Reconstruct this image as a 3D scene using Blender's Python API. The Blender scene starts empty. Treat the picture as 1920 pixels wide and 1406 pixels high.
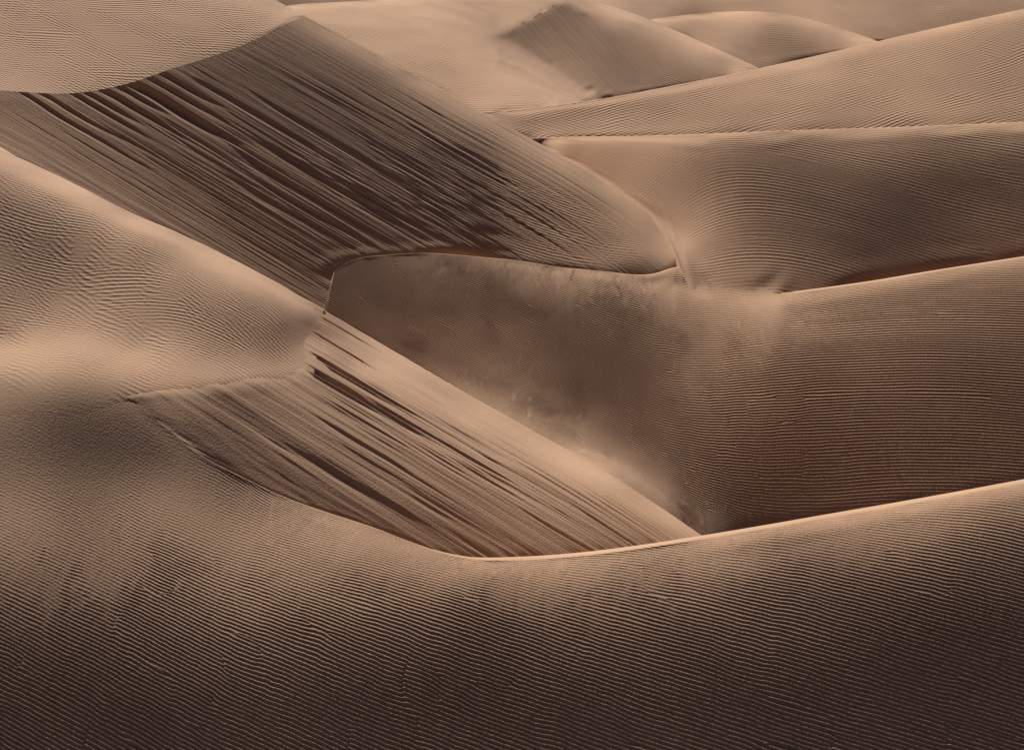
import bpy, math
import numpy as np

# ------------------------------------------------------------------ camera, sky, sun, exposure
scene = bpy.context.scene
R = math.radians
SUN_EL, SUN_AZ = R(30.4), R(21.0)          # sun behind the dunes, a little to the left
cam_d = bpy.data.cameras.new('camera')
cam = bpy.data.objects.new('camera', cam_d)
scene.collection.objects.link(cam)
cam.location = (0, 0, 30.0)
cam.rotation_euler = (R(90 - 11.0), 0, 0)
cam_d.sensor_fit = 'HORIZONTAL'
cam_d.angle = R(16.0)
cam_d.clip_start = 0.5
cam_d.clip_end = 20000
scene.camera = cam

world = bpy.data.worlds.new('World')
scene.world = world
world.use_nodes = True
wn = world.node_tree
bg = wn.nodes['Background']
sky = wn.nodes.new('ShaderNodeTexSky')
sky.sky_type = 'NISHITA'
sky.sun_disc = False
sky.sun_elevation = SUN_EL
sky.sun_rotation = -SUN_AZ
sky.dust_density = 0.2
sky.air_density = 0.1
wn.links.new(sky.outputs[0], bg.inputs[0])
bg.inputs[1].default_value = 0.05

sun_d = bpy.data.lights.new('sun', 'SUN')
sun_d.energy = 5.0
sun_d.angle = R(1.0)
sun_d.color = (1.0, 0.92, 0.82)
sun = bpy.data.objects.new('sun', sun_d)
sun.rotation_euler = (R(90) - SUN_EL, 0, R(180) + SUN_AZ)
scene.collection.objects.link(sun)

scene.view_settings.view_transform = 'Standard'
scene.view_settings.look = 'None'
scene.view_settings.exposure = 0.66
scene.view_settings.gamma = 1.0
scene.view_settings.use_curve_mapping = False

# surveyed heights of the dune surfaces, x,y,z and the divisor that makes them metres
GRID = {}
SMALL_SLIP = [(2.88, 186.12), (2.44, 184.9), (2.0, 184.13), (1.62, 183.2), (1.25, 182.14), (0.87, 181.2), (0.47, 180.37), (0.05, 179.58), (-0.13, 178.2), (0.02, 177.29), (0.38, 177.12), (0.73, 176.89), (1.08, 176.64), (1.43, 176.3), (1.79, 176.0), (2.14, 175.64), (2.5, 175.29), (2.85, 174.92), (3.19, 174.46), (3.52, 173.98), (3.86, 173.53), (4.2, 173.46), (4.61, 174.35), (5.05, 175.05), (5.49, 175.81), (5.86, 176.54), (5.98, 177.75), (6.11, 179.04), (6.13, 180.12), (5.89, 180.79), (5.65, 181.46), (5.4, 182.13), (5.16, 182.82), (4.88, 183.39), (4.58, 183.96), (4.28, 184.56), (3.98, 185.19), (3.65, 185.64), (3.27, 185.76), (2.88, 186.12)]
GRID['F'] = (10000, '''-91238,576508,184399 -91008,574901,183956 -90581,571895,182947 -90063,568205,181485 -89490,564076,179626 -88859,559511,177447 -88148,554376,175039 -87330,548511,172487 -86419,542011,169815 -85484,535320,166956 -84579,528771,163852 -83704,522378,160517 -82844,516052,156990 -81987,509710,153311 -81113,503234,149530 -80220,496625,145668 -79312,489900,141736
-87142,575983,184504 -86948,574547,184027 -86578,571794,182968 -86113,568304,181464 -85584,564299,179578 -84990,559794,177385 -84309,554651,174977 -83515,548704,172442 -82628,542103,169793 -81727,535361,166946 -80859,528794,163846 -80020,522386,160515 -79197,516052,156990 -78378,509713,153310 -77543,503244,149527 -76692,496644,145662 -75826,489932,141726
-82974,574907,184719 -82808,573604,184218 -82486,571067,183117 -82075,567802,181569 -81601,564013,179639 -81060,559688,177408 -80427,554655,174976 -79669,548709,172441 -78815,542050,169806 -77952,535282,166965 -77123,528711,163867 -76322,522296,160539 -75536,515958,157016 -74757,509632,153333 -73963,503183,149546 -73154,496603,145675 -72331,489911,141733
-78834,573932,184914 -78682,572671,184406 -78392,570252,183284 -78023,567153,181704 -77594,563523,179744 -77098,559333,177486 -76511,554417,175030 -75806,548581,172471 -75001,541985,169822 -74177,535198,166986 -73381,528579,163901 -72614,522131,160583 -71865,515782,157065 -71125,509470,153380 -70374,503051,149585 -69607,496497,145707 -68827,489830,141759
-74782,573523,184997 -74637,572257,184489 -74366,569869,183362 -74024,566834,181771 -73624,563258,179800 -73157,559103,177536 -72606,554229,175072 -71948,548491,172492 -71198,541994,169820 -70413,535183,166990 -69644,528469,163930 -68907,521949,160631 -68192,515569,157124 -67489,509257,153441 -66780,502870,149639 -66056,496342,145756 -65318,489696,141802
-70829,573873,184926 -70690,572593,184422 -70430,570175,183299 -70102,567105,181714 -69718,563488,179751 -69271,559289,177495 -68744,554378,175038 -68121,548631,172459 -67411,542133,169786 -66659,535257,166972 -65918,528426,163940 -65207,521809,160669 -64524,515377,157177 -63856,509044,153502 -63188,502678,149697 -62504,496167,145810 -61807,489533,141855
-66937,574781,184744 -66800,573458,184247 -66547,570972,183136 -66229,567831,181563 -65859,564144,179611 -65430,559878,177366 -64924,554894,174922 -64324,549044,172363 -63639,542419,169717 -62915,535418,166931 -62202,528470,163929 -61520,521757,160682 -60867,515259,157210 -60233,508888,153547 -59602,502519,149744 -58957,496011,145859 -58299,489376,141906
-63167,575618,184577 -63037,574284,184080 -62795,571771,182973 -62492,568595,181403 -62141,564884,179453 -61734,560599,177208 -61252,555560,174772 -60671,549572,172240 -60007,542773,169632 -59311,535645,166875 -58628,528605,163894 -57977,521813,160667 -57355,515249,157213 -56751,508826,153565 -56154,502433,149770 -55544,495910,145890 -54923,489261,141943
-59104,572493,182934 -59006,571400,182373 -58799,569097,181257 -58535,566145,179716 -58223,562628,177833 -57847,558430,175702 -57384,553331,173430 -56829,547283,171078 -56217,540636,168612 -55593,533834,165961 -54984,527146,163083 -54400,520659,159972 -53837,514346,156649 -53289,508143,153143 -52745,501954,149495 -52190,495640,145763 -51624,489202,141962
-54990,568334,180627 -54909,567365,180087 -54734,565277,179022 -54503,562506,177570 -54217,559090,175820 -53862,554886,173871 -53426,549799,171798 -52924,543970,169616 -52387,537743,167285 -51846,531436,164757 -51318,525221,162010 -50807,519141,159049 -50309,513178,155894 -49821,507285,152570 -49335,501379,149113 -48838,495348,145573 -48332,489199,141963
-50917,564135,178471 -50849,563251,177958 -50700,561336,176947 -50491,558668,175596 -50226,555295,173986 -49899,551174,172192 -49509,546288,170267 -49067,540797,168217 -48602,534997,166006 -48136,529152,163595 -47680,523370,160977 -47234,517676,158161 -46798,512057,155165 -46367,506476,152011 -45935,500851,148736 -45493,495101,145379 -45043,489237,141950
-46986,561200,176729 -46925,560338,176245 -46786,558425,175304 -46592,555764,174046 -46346,552410,172549 -46045,548335,170879 -45690,543568,169077 -45297,538299,167138 -44890,532815,165022 -44485,527320,162704 -44087,521874,160186 -43697,516494,157479 -43314,511162,154600 -42934,505841,151574 -42549,500444,148438 -42156,494923,145221 -41755,489292,141933
-43184,559588,175188 -43127,558734,174728 -42990,556708,173867 -42798,553887,172720 -42556,550353,171356 -42265,546128,169828 -41934,541325,168154 -41581,536185,166314 -41222,530946,164276 -40869,525731,162030 -40523,520574,159586 -40183,515472,156957 -39848,510394,154166 -39513,505299,151236 -39172,500099,148207 -38823,494773,145098 -38466,489335,141919
-39450,558719,173511 -39388,557715,173111 -39240,555388,172371 -39037,552203,171381 -38789,548303,170193 -38504,543814,168833 -38197,538973,167288 -37883,533993,165536 -37572,529009,163570 -37267,524083,161392 -36969,519221,159016 -36677,514401,156462 -36387,509580,153754 -36095,504713,150919 -35795,499718,147991 -35488,494593,144987 -35174,489352,141913
-35729,557967,171976 -35658,556748,171649 -35499,554032,171048 -35288,550428,170224 -35040,546190,169200 -34771,541565,167971 -34495,536785,166518 -34222,531994,164836 -33954,527258,162929 -33693,522591,160812 -33439,517988,158500 -33188,513412,156017 -32937,508816,153388 -32684,504149,150639 -32423,499341,147804 -32155,494399,144895 -31880,489339,141918
-31993,556922,170799 -31915,555448,170552 -31754,552431,170064 -31548,548551,169364 -31318,544177,168444 -31078,539583,167288 -30838,534956,165888 -30604,530376,164248 -30376,525860,162386 -30153,521406,160318 -29935,517003,158063 -29720,512610,155643 -29504,508185,153082 -29284,503671,150409 -29057,499011,147654 -28824,494217,144824 -28585,489306,141928
-28227,555100,169964 -28159,553651,169730 -28006,550437,169329 -27818,546437,168712 -27615,542095,167848 -27410,537675,166723 -27210,533292,165341 -27015,528967,163722 -26824,524679,161890 -26636,520424,159863 -26451,516189,157658 -26267,511945,155297 -26082,507655,152802 -25893,503259,150201 -25697,498720,147519 -25496,494052,144763 -25290,489267,141941
-24487,553398,169162 -24416,551688,169010 -24275,548292,168691 -24107,544230,168140 -23935,539989,167314 -23766,535797,166203 -23604,531692,164826 -23445,527630,163219 -23289,523575,161411 -23134,519519,159419 -22979,515450,157262 -22824,511344,154958 -22668,507177,152526 -22507,502885,149997 -22341,498456,147387 -22171,493901,144702 -21996,489234,141952
-20753,551336,168375 -20694,549686,168228 -20567,546102,167996 -20422,541984,167514 -20279,537857,166726 -20144,533885,165632 -20015,530026,164273 -19889,526207,162688 -19764,522387,160908 -19639,518545,158952 -19514,514661,156842 -19388,510713,154595 -19259,506674,152232 -19126,502497,149777 -18989,498186,147242 -18847,493753,144633 -18703,489210,141959
-17026,548668,167519 -16977,547014,167398 -16870,543373,167229 -16755,539388,166779 -16644,535489,166010 -16539,531754,164941 -16440,528139,163611 -16343,524577,162058 -16247,521014,160314 -16152,517408,158404 -16054,513731,156351 -15955,509965,154172 -15853,506075,151889 -15747,502041,149519 -15638,497874,147070 -15525,493588,144550 -15410,489192,141965
-13335,546238,166757 -13288,544232,166744 -13209,540779,166574 -13124,537037,166122 -13042,533372,165362 -12965,529870,164310 -12892,526494,163000 -12821,523165,161474 -12751,519817,159766 -12680,516402,157903 -12607,512894,155907 -12532,509279,153792 -12455,505520,151582 -12374,501618,149288 -12291,497585,146917 -12205,493433,144476 -12117,489174,141971
-9658,542999,166397 -9633,541496,166280 -9580,538312,166082 -9523,534869,165606 -9469,531527,164822 -9418,528320,163757 -9369,525192,162453 -9321,522057,160950 -9272,518862,159280 -9222,515577,157466 -9171,512187,155524 -9119,508683,153470 -9064,505033,151323 -9007,501243,149094 -8948,497325,146790 -8887,493291,144416 -8825,489150,141979
-6036,541119,166189 -6021,539690,166065 -5991,536787,165820 -5958,533637,165298 -5927,530548,164483 -5897,527539,163404 -5868,524541,162105 -5839,521486,160625 -5809,518346,158986 -5778,515107,157207 -5746,511764,155304 -5714,508312,153288 -5680,504725,151179 -5645,501001,148988 -5608,497151,146722 -5571,493186,144387 -5533,489116,141990
-2440,540004,166223 -2436,539034,165989 -2425,536422,165679 -2413,533459,165120 -2400,530426,164301 -2388,527422,163234 -2377,524408,161953 -2365,521337,160492 -2352,518183,158873 -2340,514933,157115 -2327,511584,155232 -2314,508138,153234 -2300,504575,151138 -2286,500878,148960 -2271,497055,146708 -2256,493116,144387 -2241,489073,142003
2445,540999,166082 2439,539667,165936 2428,537139,165601 2416,534165,165039 2403,531040,164237 2390,527887,163201 2378,524731,161950 2365,521550,160510 2353,518314,158906 2340,515000,157158 2327,511600,155281 2314,508116,153286 2300,504542,151185 2286,500841,149000 2271,497011,146740 2256,493065,144413 2241,489012,142023
6641,541067,166325 6630,540060,166094 6603,537651,165722 6570,534744,165132 6535,531623,164316 6500,528416,163279 6465,525176,162034 6430,521906,160600 6395,518591,158999 6359,515212,157249 6323,511758,155368 6286,508226,153366 6249,504612,151255 6210,500886,149055 6170,497030,146782 6129,493056,144440 6087,488974,142036
10836,541045,166719 10818,540028,166485 10777,537805,166056 10727,535069,165409 10673,532063,164545 10616,528908,163474 10559,525668,162205 10501,522362,160755 10443,518994,159141 10384,515557,157379 10324,512047,155483 10263,508459,153466 10200,504789,151339 10136,501015,149120 10070,497112,146826 10002,493092,144464 9932,488964,142039
15024,540827,167261 15000,539884,167003 14948,537836,166517 14884,535278,165808 14813,532415,164886 14737,529355,163764 14659,526157,162456 14579,522854,160974 14498,519459,159333 14415,515980,157546 14330,512419,155626 14244,508775,153585 14156,505048,151434 14066,501212,149192 13973,497250,146872 13877,493172,144484 13779,488986,142032
19221,541055,167784 19194,540183,167501 19129,538178,166988 19049,535675,166243 18960,532869,165280 18865,529848,164118 18766,526666,162771 18664,523359,161253 18560,519943,159578 18452,516430,157758 18343,512825,155805 18231,509132,153732 18117,505349,151549 18000,501451,149275 17879,497424,146924 17755,493281,144502 17627,489031,142017
23452,541995,168182 23419,541159,167882 23336,539041,167377 23234,536418,166637 23121,533514,165670 23003,530426,164491 22881,527202,163118 22755,523862,161569 22627,520415,159858 22495,516868,158002 22361,513225,156012 22223,509486,153900 22083,505655,151679 21938,501697,149369 21788,497608,146981 21634,493400,144522 21476,489084,142000
27727,543586,168477 27674,542458,168237 27569,540188,167749 27440,537410,167020 27301,534360,166056 27156,531154,164870 27007,527839,163480 26856,524430,161905 26702,520929,160162 26545,517332,158269 26384,513639,156241 26220,509851,154089 26052,505966,151826 25879,501947,149475 25699,497795,147046 25515,493521,144547 25325,489137,141983
32049,545578,168697 31957,543910,168576 31800,541051,168210 31652,538267,167454 31490,535193,166463 31321,531937,165252 31147,528557,163836 30969,525079,162233 30788,521508,160461 30603,517843,158535 30415,514085,156470 30223,510233,154280 30026,506286,151978 29823,502202,149585 29613,497983,147115 29397,493640,144573 29176,489186,141967
36266,545572,169423 36181,544197,169220 36017,541521,168789 35859,538879,167971 35682,535897,166923 35494,532683,165663 35297,529301,164205 35094,525784,162565 34885,522152,160757 34672,518414,158798 34454,514577,156699 34232,510649,154472 34006,506629,152130 33772,502473,149697 33530,498180,147184 33282,493765,144600 33027,489237,141951
40516,546032,170053 40405,544444,169891 40236,541958,169392 40067,539406,168524 39877,536510,167421 39671,533356,166107 39454,529998,164598 39227,526470,162913 38992,522799,161065 38750,519001,159067 38502,515091,156931 38249,511085,154666 37992,506989,152284 37726,502756,149809 37451,498387,147254 37169,493894,144627 36879,489290,141934
44805,546919,170603 44693,545450,170401 44492,542797,169919 44299,540159,169042 44085,537211,167917 43857,534029,166569 43616,530649,165021 43364,527100,163292 43103,523398,161399 42833,519557,159356 42556,515593,157176 42272,511523,154868 41983,507355,152443 41683,503045,149925 41375,498599,147326 41057,494028,144654 40732,489344,141916
49216,549035,170869 49055,547144,170754 48809,544184,170321 48573,541266,169480 48320,538098,168371 48056,534764,167019 47785,531291,165449 47505,527684,163686 47216,523941,161751 46919,520064,159662 46613,516062,157433 46299,511947,155076 45978,507714,152605 45645,503330,150044 45301,498808,147400 44948,494160,144682 44586,489398,141898
53588,550444,171291 53423,548641,171142 53143,545553,170715 52871,542464,169883 52577,539096,168786 52274,535585,167437 51967,531979,165855 51655,528279,164067 51336,524473,162096 51010,520551,159964 50675,516511,157688 50331,512356,155282 49977,508060,152767 49609,503606,150161 49230,499011,147472 48840,494288,144710 48441,489451,141881
57955,551612,171764 57750,549551,171663 57454,546513,171201 57159,543408,170343 56837,539991,169222 56503,536403,167850 56163,532707,166246 55818,528923,164431 55467,525047,162427 55110,521068,160255 54744,516980,157935 54369,512774,155482 53981,508408,152925 53577,503884,150275 53162,499215,147544 52734,494418,144737 52296,489505,141864
62228,551807,172472 62059,550193,172256 61740,547144,171773 61430,544094,170873 61089,540716,169707 60733,537137,168292 60366,533422,166647 59993,529596,164793 59611,525667,162750 59222,521633,160538 58825,517488,158175 58416,513216,155680 57991,508775,153081 57551,504174,150389 57097,499429,147613 56631,494554,144763 56153,489563,141845
66548,552381,173115 66325,550418,172968 66012,547599,172409 65692,544637,171458 65338,541334,170238 64964,537808,168768 64577,534115,167072 64177,530280,165170 63767,526317,163082 63346,522233,160825 62916,518031,158416 62471,513685,155879 62009,509163,153238 61530,504481,150503 61037,499655,147683 60531,494700,144787 60012,489628,141824
70819,552533,173872 70608,550772,173667 70283,548009,173072 69953,545127,172072 69589,541912,170794 69201,538455,169266 68794,534798,167514 68370,530963,165560 67931,526972,163423 67479,522841,161120 67015,518585,158665 66534,514161,156084 66033,509559,153399 65515,504797,150619 64981,499889,147753 64433,494852,144811 63873,489699,141801
75154,553158,174536 74921,551330,174333 74575,548550,173718 74229,545691,172682 73851,542525,171355 73447,539113,169774 73020,535479,167967 72571,531641,165962 72103,527619,163777 71619,523442,161426 71121,519128,158923 70602,514631,156298 70062,509952,153567 69504,505110,150739 68928,500122,147827 68338,495003,144837 67734,489768,141779
79598,554489,175055 79323,552455,174885 78925,549449,174296 78542,546463,173257 78134,543236,171906 77705,539800,170286 77253,536154,168434 76778,532301,166379 76281,528251,164144 75765,524031,161743 75231,519658,159193 74674,515088,156521 74095,510334,153742 73495,505415,150866 72877,500347,147905 72244,495148,144866 71596,489832,141758
83978,555285,175714 83733,553546,175464 83317,550553,174846 82901,547478,173793 82451,544115,172434 81985,540575,170793 81500,536864,168906 80994,532967,166808 80467,528882,164523 79918,524622,162071 79348,520183,159473 78752,515539,156753 78131,510708,153926 77489,505711,151001 76828,500563,147989 76150,495283,144899 75457,489885,141741
88394,556245,176358 88103,554298,176141 87699,551508,175451 87269,548472,174355 86794,545082,172960 86291,541461,171291 85769,537660,169374 85227,533688,167238 84665,529541,164909 84081,525223,162408 83472,520711,159762 82835,515989,156994 82172,511079,154117 81486,506001,151142 80781,500771,148079 80057,495408,144938 79317,489927,141728''')
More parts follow.
